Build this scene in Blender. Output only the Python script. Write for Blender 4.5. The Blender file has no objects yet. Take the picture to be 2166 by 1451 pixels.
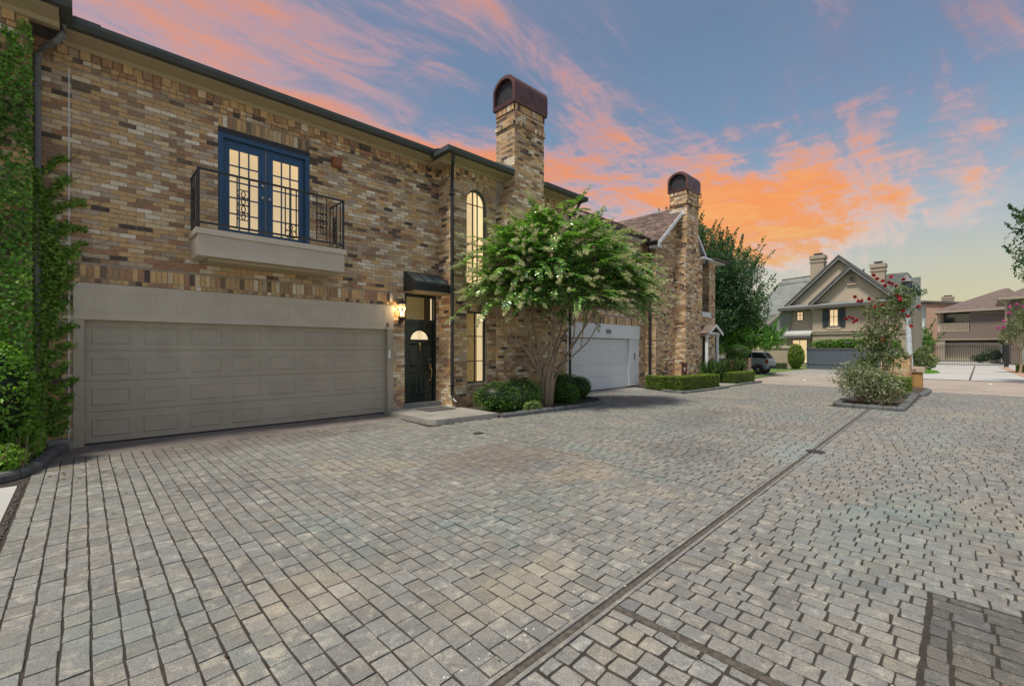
import bpy, bmesh, math, random
import numpy as np
from mathutils import Vector, Matrix, noise
sc = bpy.context.scene
C = bpy.context.collection
random.seed(7)
rng = np.random.default_rng(7)
PI = math.pi

# ------------------------------------------------------------------ camera
cam = bpy.data.objects.new('camera', bpy.data.cameras.new('camera'))
C.objects.link(cam)
cam.location = (0, 0, 1.58)
cam.rotation_euler = (math.radians(90), 0, math.radians(46.24 - 90))
cam.data.lens = 15.79
cam.data.sensor_width = 36
cam.data.shift_y = 12.5 / 2166
cam.data.clip_start = .05
cam.data.clip_end = 3000
sc.camera = cam

# ------------------------------------------------------------------ sky and sun
SUN_DIR = Vector((-.44, -.05, .88)).normalized()
SKY_GAIN = 1.0
world = bpy.data.worlds.new('World')
sc.world = world
world.use_nodes = True
wn = world.node_tree
for n in list(wn.nodes):
    wn.nodes.remove(n)


class NT:
    """small helper to write shader graphs"""
    def __init__(s, tree):
        s.t = tree

    def n(s, typ, **kw):
        nd = s.t.nodes.new(typ)
        for k, v in kw.items():
            setattr(nd, k, v)
        return nd

    def put(s, sock, v):
        if isinstance(v, bpy.types.NodeSocket):
            s.t.links.new(v, sock)
        elif v is not None:
            if hasattr(sock.default_value, '__len__') and not hasattr(v, '__len__'):
                v = (v,) * len(sock.default_value)
            if hasattr(v, '__len__') and len(v) == 3 and len(sock.default_value) == 4:
                v = (*v, 1)
            sock.default_value = v

    def m(s, op, a, b=None, c=None, clamp=False):
        nd = s.n('ShaderNodeMath', operation=op, use_clamp=clamp)
        s.put(nd.inputs[0], a)
        if b is not None: s.put(nd.inputs[1], b)
        if c is not None: s.put(nd.inputs[2], c)
        return nd.outputs[0]

    def v(s, op, a, b=None):
        nd = s.n('ShaderNodeVectorMath', operation=op)
        s.put(nd.inputs[0], a)
        if b is not None: s.put(nd.inputs[1], b)
        return nd.outputs['Value' if op in ('DOT_PRODUCT', 'LENGTH') else 'Vector']

    def mix(s, f, a, b, typ='MIX'):
        nd = s.n('ShaderNodeMix', data_type='RGBA', blend_type=typ)
        s.put(nd.inputs[0], f); s.put(nd.inputs[6], a); s.put(nd.inputs[7], b)
        return nd.outputs[2]

    def rng(s, v, a, b, c=0., d=1., smooth=False):
        nd = s.n('ShaderNodeMapRange', interpolation_type='SMOOTHSTEP' if smooth else 'LINEAR')
        for i, q in enumerate((v, a, b, c, d)): s.put(nd.inputs[i], q)
        return nd.outputs[0]

    def noise(s, vec, scale, detail=4, rough=.5, dist=0.):
        nd = s.n('ShaderNodeTexNoise')
        if vec is not None: s.put(nd.inputs['Vector'], vec)
        s.put(nd.inputs['Scale'], scale); s.put(nd.inputs['Detail'], detail)
        s.put(nd.inputs['Roughness'], rough); s.put(nd.inputs['Distortion'], dist)
        return nd.outputs['Fac']

    def comb(s, x, y, z):
        nd = s.n('ShaderNodeCombineXYZ')
        for i, q in enumerate((x, y, z)): s.put(nd.inputs[i], q)
        return nd.outputs[0]


w = NT(wn)
F3, R3 = (.6917, .7222, 0), (.7222, -.6917, 0)
dvec = w.n('ShaderNodeTexCoord').outputs['Generated']
df = w.v('DOT_PRODUCT', dvec, F3)
dr = w.v('DOT_PRODUCT', dvec, R3)
dz = w.v('DOT_PRODUCT', dvec, (0, 0, 1))
az = w.m('ARCTAN2', dr, df)
el = w.m('ARCSINE', w.m('MINIMUM', w.m('MAXIMUM', dz, -.999), .999))
# base gradient by height, yellower low down
ramp = w.n('ShaderNodeValToRGB')
cr = ramp.color_ramp
cr.elements[0].position = 0.0; cr.elements[0].color = (.54, .42, .17, 1)
cr.elements[1].position = 1.0; cr.elements[1].color = (.20, .20, .20, 1)
for p, c in ((.07, (.42, .35, .16)), (.14, (.26, .245, .15)), (.22, (.14, .18, .16)), (.34, (.075, .13, .165)), (.5, (.07, .10, .13))):
    e = cr.elements.new(p); e.color = (*c, 1)
w.put(ramp.inputs[0], w.rng(el, 0, 1.2))
base = ramp.outputs[0]
# clouds lie on a plane overhead, streaked towards the sunset azimuth
ga = math.radians(46)
gd = Vector(F3) * math.cos(ga) + Vector(R3) * math.sin(ga)
gp = Vector(R3) * math.cos(ga) - Vector(F3) * math.sin(ga)
zz = w.m('ADD', w.m('MAXIMUM', dz, 0), .10)
pu = w.m('DIVIDE', w.v('DOT_PRODUCT', dvec, tuple(gd)), zz)
pv = w.m('DIVIDE', w.v('DOT_PRODUCT', dvec, tuple(gp)), zz)
n1 = w.noise(w.comb(w.m('MULTIPLY', pu, .30), w.m('ADD', pv, .55), 3.7), 1.5, 10, .62, .8)
n2 = w.noise(w.comb(w.m('MULTIPLY', pu, .55), w.m('MULTIPLY', pv, 1.5), 9.1), 3.4, 10, .66, .7)
n3 = w.noise(w.comb(w.m('MULTIPLY', pu, .35), pv, 21.3), .7, 4, .5, .3)
n4 = w.noise(w.comb(w.m('MULTIPLY', az, 3), w.m('MULTIPLY', el, 16), 5.), 2.2, 8, .66, 1.0)
dens = w.m('ADD', w.m('ADD', w.m('MULTIPLY', n1, .50), w.m('MULTIPLY', n2, .34)), w.m('MULTIPLY', n3, .20))


def spot(a0, e0, wa, we, k=.9):
    """smooth patch of the sky around azimuth a0 and elevation e0 (degrees from the view axis)"""
    ga_ = w.m('DIVIDE', w.m('SUBTRACT', az, math.radians(a0)), math.radians(wa))
    ge_ = w.m('DIVIDE', w.m('SUBTRACT', el, math.radians(e0)), math.radians(we))
    return w.m('EXPONENT', w.m('MULTIPLY', w.m('ADD', w.m('MULTIPLY', ga_, ga_), w.m('MULTIPLY', ge_, ge_)), -k))


glow = spot(30, 12.5, 19, 6)
glow2 = spot(20, 17, 34, 9)
bank = w.m('ADD', spot(-38, 27, 20, 6), w.m('MULTIPLY', spot(-14, 21, 12, 4.5), .9))
streak = w.m('MULTIPLY', glow2, w.rng(n4, .35, .7, -.04, .10))
dens = w.m('ADD', dens, w.m('ADD', w.m('MULTIPLY', glow, .085), w.m('ADD', streak, w.m('MULTIPLY', bank, .075))))
clear = w.m('ADD', spot(45, 7, 11, 5), w.m('MULTIPLY', w.m('ADD', spot(1, 32, 9, 7), spot(24, 30, 7, 6)), .45))
dens = w.m('SUBTRACT', dens, w.m('MULTIPLY', clear, .16))
front = w.rng(df, -.6, .3, .35, 1., smooth=True)
low = w.rng(el, .03, .15)
mask = w.m('MULTIPLY', w.rng(dens, .50, .66, smooth=True), w.m('MULTIPLY', front, low))
warmth = w.m('ADD', w.m('MULTIPLY', glow, 1.0), w.m('MULTIPLY', w.m('ADD', glow2, bank), .30), clamp=True)
ccol = w.mix(warmth, (.98, .36, .17), (1.20, .38, .07))
ccol = w.mix(w.m('MULTIPLY', glow, w.rng(n4, .48, .68)), ccol, (1.2, .58, .15))
veil = w.m('MULTIPLY', w.rng(dens, .44, .58, 0, .6, True), w.m('MULTIPLY', front, low))
purple = w.mix(warmth, (.235, .225, .31), (.66, .33, .20))
col = w.mix(veil, base, purple)
col = w.mix(w.m('MULTIPLY', mask, .90), col, ccol)
lowglow = w.m('MULTIPLY', spot(42, 2, 26, 9), .75)
col = w.mix(lowglow, col, (.62, .52, .27))
col = w.mix(w.m('MULTIPLY', spot(41, 29, 10, 5), w.rng(n1, .40, .62, 0, .85)), col, (.115, .105, .15))
skytex = w.n('ShaderNodeTexSky', sky_type='NISHITA', sun_disc=False)
skytex.sun_elevation = math.asin(SUN_DIR.z)
skytex.sun_rotation = math.atan2(SUN_DIR.x, SUN_DIR.y)
bg1 = w.n('ShaderNodeBackground'); w.put(bg1.inputs[0], col); bg1.inputs[1].default_value = .455
bg2 = w.n('ShaderNodeBackground'); hide = w.m('SUBTRACT', 1, w.m('MULTIPLY', w.m('MAXIMUM', w.m('MAXIMUM', mask, lowglow), w.m('MULTIPLY', veil, .6)), .9))
w.put(bg2.inputs[0], w.mix(1., skytex.outputs[0], w.comb(hide, hide, hide), 'MULTIPLY')); bg2.inputs[1].default_value = .05
addn = w.n('ShaderNodeAddShader')
wn.links.new(bg1.outputs[0], addn.inputs[0]); wn.links.new(bg2.outputs[0], addn.inputs[1])
wo = w.n('ShaderNodeOutputWorld'); wn.links.new(addn.outputs[0], wo.inputs[0])

sun = bpy.data.objects.new('sun', bpy.data.lights.new('sun', 'SUN'))
C.objects.link(sun)
sun.data.energy = 2.1
sun.data.angle = math.radians(9)
sun.data.color = (1, .92, .78)
sun.rotation_euler = (-SUN_DIR).to_track_quat('-Z', 'Y').to_euler()
sc.view_settings.view_transform = 'Standard'
sc.view_settings.look = 'None'
sc.view_settings.gamma = 1
sc.view_settings.use_curve_mapping = False
sc.view_settings.exposure = .86
sc.render.engine = 'CYCLES'
sc.cycles.max_bounces = 6
sc.cycles.transparent_max_bounces = 8
sc.cycles.use_denoising = True

# ------------------------------------------------------------------ materials
MATS = {}


def mat(name, color=(.5, .5, .5), rough=.7, metal=0., spec=.5, attr=False, n_amt=0., n_scale=8., bump=0., b_scale=60.,
        emit=None, emit_s=0., stretch=None, tint=None, tint_amt=.5, tint_scale=.6):
    m = bpy.data.materials.new(name); m.use_nodes = True
    t = NT(m.node_tree)
    b = m.node_tree.nodes['Principled BSDF']
    pos = t.n('ShaderNodeNewGeometry').outputs['Position']
    if stretch: pos = t.v('MULTIPLY', pos, stretch)
    c = color
    if attr:
        a = t.n('ShaderNodeAttribute', attribute_name='Col')
        c = a.outputs['Color']
        if color != (.5, .5, .5): c = t.mix(1., c, color, 'MULTIPLY')
    if tint:
        c = t.mix(t.rng(t.noise(pos, tint_scale, 5, .6), .42, .66, 0, tint_amt, True), c, tint)
    if n_amt:
        f = t.rng(t.noise(pos, n_scale, 6, .65), .3, .7, 1 - n_amt, 1 + n_amt)
        c = t.mix(1., c, t.comb(f, f, f), 'MULTIPLY')
    t.put(b.inputs['Base Color'], c)
    b.inputs['Roughness'].default_value = rough
    b.inputs['Metallic'].default_value = metal
    b.inputs['Specular IOR Level'].default_value = spec
    if bump:
        bn = t.n('ShaderNodeBump'); bn.inputs['Strength'].default_value = bump; bn.inputs['Distance'].default_value = .01
        t.put(bn.inputs['Height'], t.noise(pos, b_scale, 5, .6))
        t.put(b.inputs['Normal'], bn.outputs[0])
    if emit:
        t.put(b.inputs['Emission Color'], emit); b.inputs['Emission Strength'].default_value = emit_s
    MATS[name] = m
    return m


def leafmat(name, gloss=.35, trans=.35, spec=.5):
    m = bpy.data.materials.new(name); m.use_nodes = True
    t = NT(m.node_tree)
    b = m.node_tree.nodes['Principled BSDF']
    a = t.n('ShaderNodeAttribute', attribute_name='Col').outputs['Color']
    t.put(b.inputs['Base Color'], a)
    b.inputs['Roughness'].default_value = gloss
    b.inputs['Specular IOR Level'].default_value = spec
    tr = t.n('ShaderNodeBsdfTranslucent')
    t.put(tr.inputs[0], t.mix(1., a, (1.4, 1.6, .5), 'MULTIPLY'))
    mx = t.n('ShaderNodeMixShader'); mx.inputs[0].default_value = trans
    out = m.node_tree.nodes['Material Output']
    m.node_tree.links.new(b.outputs[0], mx.inputs[1]); m.node_tree.links.new(tr.outputs[0], mx.inputs[2])
    m.node_tree.links.new(mx.outputs[0], out.inputs[0])
    MATS[name] = m
    return m


mat('brick', attr=True, rough=.92, n_amt=.22, n_scale=22, bump=.5, b_scale=90, tint=(.42, .305, .18), tint_amt=.38, tint_scale=.9)
mat('mortar', (.36, .30, .23), rough=.95, n_amt=.25, n_scale=6, bump=.4)
mat('taupe', (.41, .36, .28), rough=.5, n_amt=.09, n_scale=1.7, tint=(.33, .285, .22), tint_amt=.35, tint_scale=1.2)
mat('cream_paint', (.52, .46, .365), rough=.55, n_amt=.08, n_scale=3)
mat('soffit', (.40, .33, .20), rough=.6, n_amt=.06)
mat('white_paint', (.66, .70, .71), rough=.45, n_amt=.05)
mat('gutter', (.055, .068, .064), rough=.45, n_amt=.15, n_scale=3)
mat('black_metal', (.018, .020, .022), rough=.4)
mat('pipe_grey', (.17, .18, .185), rough=.55, n_amt=.25, n_scale=5)
mat('blue_paint', (.020, .075, .16), rough=.35, n_amt=.08)
mat('green_door', (.008, .018, .017), rough=.22, n_amt=.2)
mat('brass', (.62, .47, .22), rough=.28, metal=1)
mat('steel', (.5, .5, .5), rough=.3, metal=1)
mat('copper', (.125, .062, .054), rough=.36, metal=.45, n_amt=.25, n_scale=4)
mat('screen', (.02, .02, .022), rough=.6, n_amt=.5, n_scale=6)
mat('dark_shingle', (.075, .068, .062), rough=.9, n_amt=.3, n_scale=12)
mat('shingle', attr=True, rough=.93, n_amt=.3, n_scale=18, bump=.5)
mat('bark', (.30, .22, .15), rough=.8, n_amt=.35, n_scale=9, stretch=(1, 1, .25), bump=.5, b_scale=20)
mat('dark_bark', (.09, .07, .055), rough=.9, n_amt=.3)
mat('soil', (.07, .052, .038), rough=1, n_amt=.4, n_scale=14, bump=.8, b_scale=40)
mat('kerb', (.115, .125, .125), rough=.85, n_amt=.35, n_scale=5, bump=.6, b_scale=50)
mat('concrete', (.31, .30, .27), rough=.85, n_amt=.2, n_scale=2.2, bump=.3, b_scale=70, tint=(.20, .195, .175), tint_scale=.9)
mat('pale_concrete', (.46, .47, .45), rough=.85, n_amt=.12, n_scale=1.2, bump=.2)
mat('street', (.37, .325, .275), rough=.9, n_amt=.12, n_scale=.8, bump=.2, tint=(.28, .25, .22), tint_scale=.35)
mat('apron', (.22, .195, .175), rough=.85, n_amt=.22, n_scale=2.5, tint=(.12, .105, .10), tint_scale=1.1, bump=.3)
mat('grout', (.044, .039, .032), rough=1, n_amt=.35, n_scale=10, bump=.5)
mat('joint_dirt', (.10, .09, .075), rough=1, n_amt=.5, n_scale=25, bump=.9, b_scale=60)
mat('lawn', (.10, .19, .035), rough=.95, n_amt=.4, n_scale=6)
mat('earth', (.20, .18, .14), rough=1, n_amt=.3, n_scale=.6)
mat('stucco', (.38, .32, .25), rough=.92, n_amt=.06, n_scale=1.2)
mat('stucco_pale', (.46, .39, .30), rough=.92, n_amt=.05)
mat('stucco_brown', (.21, .165, .14), rough=.92, n_amt=.08)
mat('stucco_pink', (.42, .27, .20), rough=.92, n_amt=.06)
mat('trim_dark', (.10, .095, .095), rough=.6)
mat('slate_roof', (.20, .225, .21), rough=.9, n_amt=.35, n_scale=1.6, stretch=(1, 1, 7), bump=.6, b_scale=4)
mat('brown_roof', (.155, .12, .105), rough=.93, n_amt=.32, n_scale=1.8, stretch=(1, 1, 7), bump=.6, b_scale=4)
mat('shutter', (.030, .045, .050), rough=.5)
mat('gate_blue', (.10, .125, .155), rough=.5, n_amt=.1)
mat('tan_panel', (.40, .235, .085), rough=.6, n_amt=.1)
mat('car_paint', (.26, .32, .34), rough=.25, spec=.6)
mat('rubber', (.02, .02, .02), rough=.8)
mat('car_glass', (.02, .025, .03), rough=.06, spec=.8)
mat('tail_red', (.30, .03, .02), rough=.3)
mat('petal_red', (.50, .02, .03), rough=.6)
mat('sign_red', (.16, .03, .015), rough=.6)
mat('white', (.8, .8, .78), rough=.5)
mat('brown_plastic', (.27, .10, .04), rough=.55)
mat('doormat', (.09, .085, .08), rough=1, n_amt=.4, n_scale=40)
mat('pole_white', (.50, .56, .60), rough=.5, n_amt=.25, n_scale=6)
mat('grey_board', (.26, .27, .26), rough=.85, n_amt=.2)
mat('glass_dark', (.02, .03, .03), rough=.05, spec=.9)
mat('glass_blue', (.05, .09, .10), rough=.08, spec=.9)
mat('lit_room', (.70, .60, .42), rough=.9, emit=(1, .80, .50), emit_s=.22)
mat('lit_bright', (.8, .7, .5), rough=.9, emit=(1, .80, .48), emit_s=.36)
mat('lit_dim', (.30, .23, .09), rough=.9, emit=(1, .70, .28), emit_s=.05, n_amt=.6, n_scale=2.2, stretch=(1, 1, .5))
mat('lit_shade', (.6, .45, .3), rough=.9, emit=(1, .70, .38), emit_s=.40)
mat('flame', (1, .8, .5), rough=.9, emit=(1, .66, .26), emit_s=6)
leafmat('leaf_gloss', .20, .22, .9)
leafmat('leaf', .45, .35, .4)
leafmat('blossom', .7, .2, .2)

# clear glass panes: glossy where the angle is shallow, otherwise see-through
gm = bpy.data.materials.new('window_glass'); gm.use_nodes = True
t = NT(gm.node_tree); gm.node_tree.nodes.remove(gm.node_tree.nodes['Principled BSDF'])
gl = t.n('ShaderNodeBsdfGlossy'); gl.inputs['Roughness'].default_value = .03
tp = t.n('ShaderNodeBsdfTransparent'); fr = t.n('ShaderNodeFresnel'); fr.inputs[0].default_value = 1.5
mx = t.n('ShaderNodeMixShader'); t.put(mx.inputs[0], fr.outputs[0])
gm.node_tree.links.new(tp.outputs[0], mx.inputs[1]); gm.node_tree.links.new(gl.outputs[0], mx.inputs[2])
gm.node_tree.links.new(mx.outputs[0], gm.node_tree.nodes['Material Output'].inputs[0])
MATS['window_glass'] = gm

# stamped paving: mottled stone colours laid out by position
pm = bpy.data.materials.new('paving'); pm.use_nodes = True
t = NT(pm.node_tree); b = pm.node_tree.nodes['Principled BSDF']
pos = t.n('ShaderNodeNewGeometry').outputs['Position']
a = t.n('ShaderNodeAttribute', attribute_name='Col').outputs['Color']
c = (.215, .220, .206, 1)
big = t.noise(pos, .55, 4, .6, .4)
big2 = t.noise(t.v('ADD', pos, (31, 7, 3)), .75, 5, .62, .3)
big3 = t.noise(t.v('ADD', pos, (3, 57, 9)), .42, 4, .6, .3)
mid = t.noise(t.v('ADD', pos, (9, 2, 5)), 9, 6, .68, .6)
c = t.mix(t.rng(big, .52, .70, 0, .62, True), c, (.31, .28, .215, 1))
c = t.mix(t.rng(big2, .54, .70, 0, .60, True), c, (.17, .225, .21, 1))
c = t.mix(t.rng(big3, .52, .70, 0, .62, True), c, (.14, .14, .138, 1))
c = t.mix(t.rng(mid, .50, .66, 0, .65, True), c, (.41, .395, .33))
c = t.mix(t.rng(t.noise(pos, 14, 6, .7, .8), .50, .66, 0, .6, True), c, (.14, .14, .13))
def blotch(c, x, y, rx, ry, col, amt):
    q = t.v('MULTIPLY', t.v('SUBTRACT', pos, (x, y, 0)), (1 / rx, 1 / ry, 0))
    r_ = t.m('ADD', t.v('LENGTH', q), t.m('MULTIPLY', t.m('SUBTRACT', t.noise(pos, 1.6, 6, .65), .5), 2.2))
    return t.mix(t.rng(r_, .35, 1.15, amt, 0, True), c, col)


for B__ in ((4.3, 4.9, 1.3, .9, (.17, .125, .10), .45), (4.7, 3.6, .7, .5, (.34, .285, .21), .5), (2.3, 8.7, 3.2, .9, (.13, .105, .09), .6),
            (8.0, 1.95, 1.2, .5, (.25, .31, .30), .5), (.25, 3.4, .45, .5, (.16, .20, .19), .45), (1.1, 3.0, .5, .4, (.38, .335, .25), .45), (2.2, 2.1, .55, .35, (.38, .335, .25), .45),
            (5.1, .6, 1.5, .6, (.20, .25, .235), .4), (10.5, 4.5, 2.5, .8, (.14, .14, .135), .5), (11.5, .6, 2.2, .5, (.22, .265, .255), .4), (6.8, 3.2, 1.0, .8, (.13, .13, .125), .5)):
    c = blotch(c, *B__)
sp = t.rng(t.noise(pos, 130, 2, .6), .33, .67, .72, 1.28)
c = t.mix(1., c, t.comb(sp, sp, sp), 'MULTIPLY')
c = t.mix(1., c, a, 'MULTIPLY')
t.put(b.inputs['Base Color'], c)
b.inputs['Roughness'].default_value = .78
b.inputs['Specular IOR Level'].default_value = .35
bn = t.n('ShaderNodeBump'); bn.inputs['Strength'].default_value = .7; bn.inputs['Distance'].default_value = .008
t.put(bn.inputs['Height'], t.m('ADD', t.noise(pos, 28, 6, .7), t.m('MULTIPLY', t.noise(pos, 110, 3, .6), .4)))
t.put(b.inputs['Normal'], bn.outputs[0])
MATS['paving'] = pm


# ------------------------------------------------------------------ mesh builder
class MB:
    def __init__(s):
        s.v = []; s.f = []; s.c = []; s.smooth = False

    def add(s, vs, fs, col=None):
        o = len(s.v); s.v.extend([tuple(p) for p in vs])
        s.f.extend([tuple(i + o for i in f) for f in fs])
        s.c.extend([col or (1, 1, 1)] * len(vs))
        return s

    def box(s, x0, x1, y0, y1, z0, z1, col=None, M=None, skip=()):
        vs = [(x, y, z) for z in (z0, z1) for y in (y0, y1) for x in (x0, x1)]
        if M is not None: vs = [M @ Vector(p) for p in vs]
        fs = {'-z': (0, 2, 3, 1), '+z': (4, 5, 7, 6), '-y': (0, 1, 5, 4), '+y': (2, 6, 7, 3), '-x': (0, 4, 6, 2), '+x': (1, 3, 7, 5)}
        return s.add(vs, [f for k, f in fs.items() if k not in skip], col)

    def quad(s, a, b, c, d, col=None):
        return s.add((a, b, c, d), ((0, 1, 2, 3),), col)

    def prism(s, poly, fn, a, b, col=None):
        """poly: 2D points; fn(p, t) -> 3D for t in (a, b)"""
        n = len(poly)
        vs = [fn(p, a) for p in poly] + [fn(p, b) for p in poly]
        fs = [tuple(range(n))[::-1], tuple(range(n, 2 * n))] + [(i, (i + 1) % n, n + (i + 1) % n, n + i) for i in range(n)]
        return s.add(vs, fs, col)

    def tube(s, pts, r, n=6, col=None, cap=True):
        pts = [Vector(p) for p in pts]
        rs = r if hasattr(r, '__len__') else [r] * len(pts)
        vs = []; up = Vector((0, 0, 1))
        for i, p in enumerate(pts):
            d = (pts[min(i + 1, len(pts) - 1)] - pts[max(i - 1, 0)])
            d = d.normalized() if d.length > 1e-9 else up
            ref = up if abs(d.z) < .9 else Vector((1, 0, 0))
            a = d.cross(ref).normalized(); b2 = d.cross(a)
            for k in range(n):
                th = 2 * PI * (k + .5) / n
                vs.append(p + (a * math.cos(th) + b2 * math.sin(th)) * rs[i])
        fs = []
        for i in range(len(pts) - 1):
            for k in range(n):
                fs.append((i * n + k, i * n + (k + 1) % n, (i + 1) * n + (k + 1) % n, (i + 1) * n + k))
        if cap: fs += [tuple(range(n))[::-1], tuple(range((len(pts) - 1) * n, len(pts) * n))]
        return s.add(vs, fs, col)

    def lathe(s, prof, cx, cy, n=16, cz=0, col=None):
        vs = [(cx + r * math.cos(2 * PI * k / n), cy + r * math.sin(2 * PI * k / n), cz + z) for r, z in prof for k in range(n)]
        fs = [(i * n + k, i * n + (k + 1) % n, (i + 1) * n + (k + 1) % n, (i + 1) * n + k) for i in range(len(prof) - 1) for k in range(n)]
        fs += [tuple(range(n))[::-1], tuple(range((len(prof) - 1) * n, len(prof) * n))]
        return s.add(vs, fs, col)

    def mesh(s, name, m):
        me = bpy.data.meshes.new(name)
        me.from_pydata(s.v, [], s.f)
        at = me.attributes.new('Col', 'FLOAT_COLOR', 'POINT')
        arr = np.ones((len(s.v), 4), dtype=np.float32)
        if s.c: arr[:, :3] = np.array(s.c, dtype=np.float32)
        at.data.foreach_set('color', arr.ravel())
        me.materials.append(MATS[m])
        if s.smooth:
            me.polygons.foreach_set('use_smooth', [True] * len(me.polygons))
        me.update()
        return me

    def build(s, name, m, parent=None, loc=None, **kw):
        return link(name, s.mesh(name, m), parent, loc, **kw)


def link(name, me, parent=None, loc=None, label=None, cat=None, group=None, kind=None):
    o = bpy.data.objects.new(name, me); C.objects.link(o)
    if parent is not None:
        o.parent = parent
        base = parent.location if parent.parent is None else parent.parent.location
        if loc is None:      # mesh was written in world coordinates: cancel the parent's offset
            o.location = -world_loc(parent)
        else:
            o.location = Vector(loc) - world_loc(parent)
    elif loc is not None:
        o.location = loc
    tag(o, label, cat, group, kind)
    return o


def text_obj(name, fc, parent, loc, rot):
    tmp = bpy.data.objects.new('tmp', fc); C.objects.link(tmp)
    bpy.context.view_layer.update()
    me = bpy.data.meshes.new_from_object(tmp.evaluated_get(bpy.context.evaluated_depsgraph_get()))
    bpy.data.objects.remove(tmp)
    o = link(name, me, parent, loc); o.rotation_euler = rot
    return o


def world_loc(o):
    v = Vector((0, 0, 0))
    while o is not None:
        v += o.location; o = o.parent
    return v


def tag(o, label=None, cat=None, group=None, kind=None):
    if label: o['label'] = label
    if cat: o['category'] = cat
    if group: o['group'] = group
    if kind: o['kind'] = kind
    return o


def thing(name, label, cat, loc=(0, 0, 0), group=None):
    o = bpy.data.objects.new(name, None); C.objects.link(o); o.location = loc
    o.empty_display_size = .2
    return tag(o, label, cat, group)


def clone(root, loc, label=None):
    r = root.copy(); C.objects.link(r); r.location = loc
    if label: r['label'] = label
    for ch in root.children:
        c = ch.copy(); C.objects.link(c); c.parent = r
        for g in ch.children:
            d = g.copy(); C.objects.link(d); d.parent = c
    return r


# ------------------------------------------------------------------ bricks
PAL = [(.56, .375, .19), (.66, .515, .32), (.78, .69, .53), (.32, .21, .13), (.40, .22, .13), (.095, .075, .062), (.48, .375, .27), (.61, .40, .19)]


def brick_col(x, z, seed=0, soldier=False):
    n = noise.noise(Vector((x * .8, z * 2.2, seed))) * .9 + noise.noise(Vector((x * 2.6, z * 7, seed + 9))) * .7
    q = random.random()
    if soldier:
        return random.choices(range(8), (4, 2, 1, 3, 4, 2.0, 1, 6))[0]
    wts = [5.5, 4.5, 2.0, 3.4, 1.6, .9, 4.5, 2.0]
    if n > .26: wts = [2, 1.2, .4, 4.5, 2.5, 3.6, 3.5, .6]
    elif n < -.30: wts = [3, 6, 4.5, 1.5, .7, .25, 2.5, 2]
    return random.choices(range(8), wts)[0]


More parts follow.
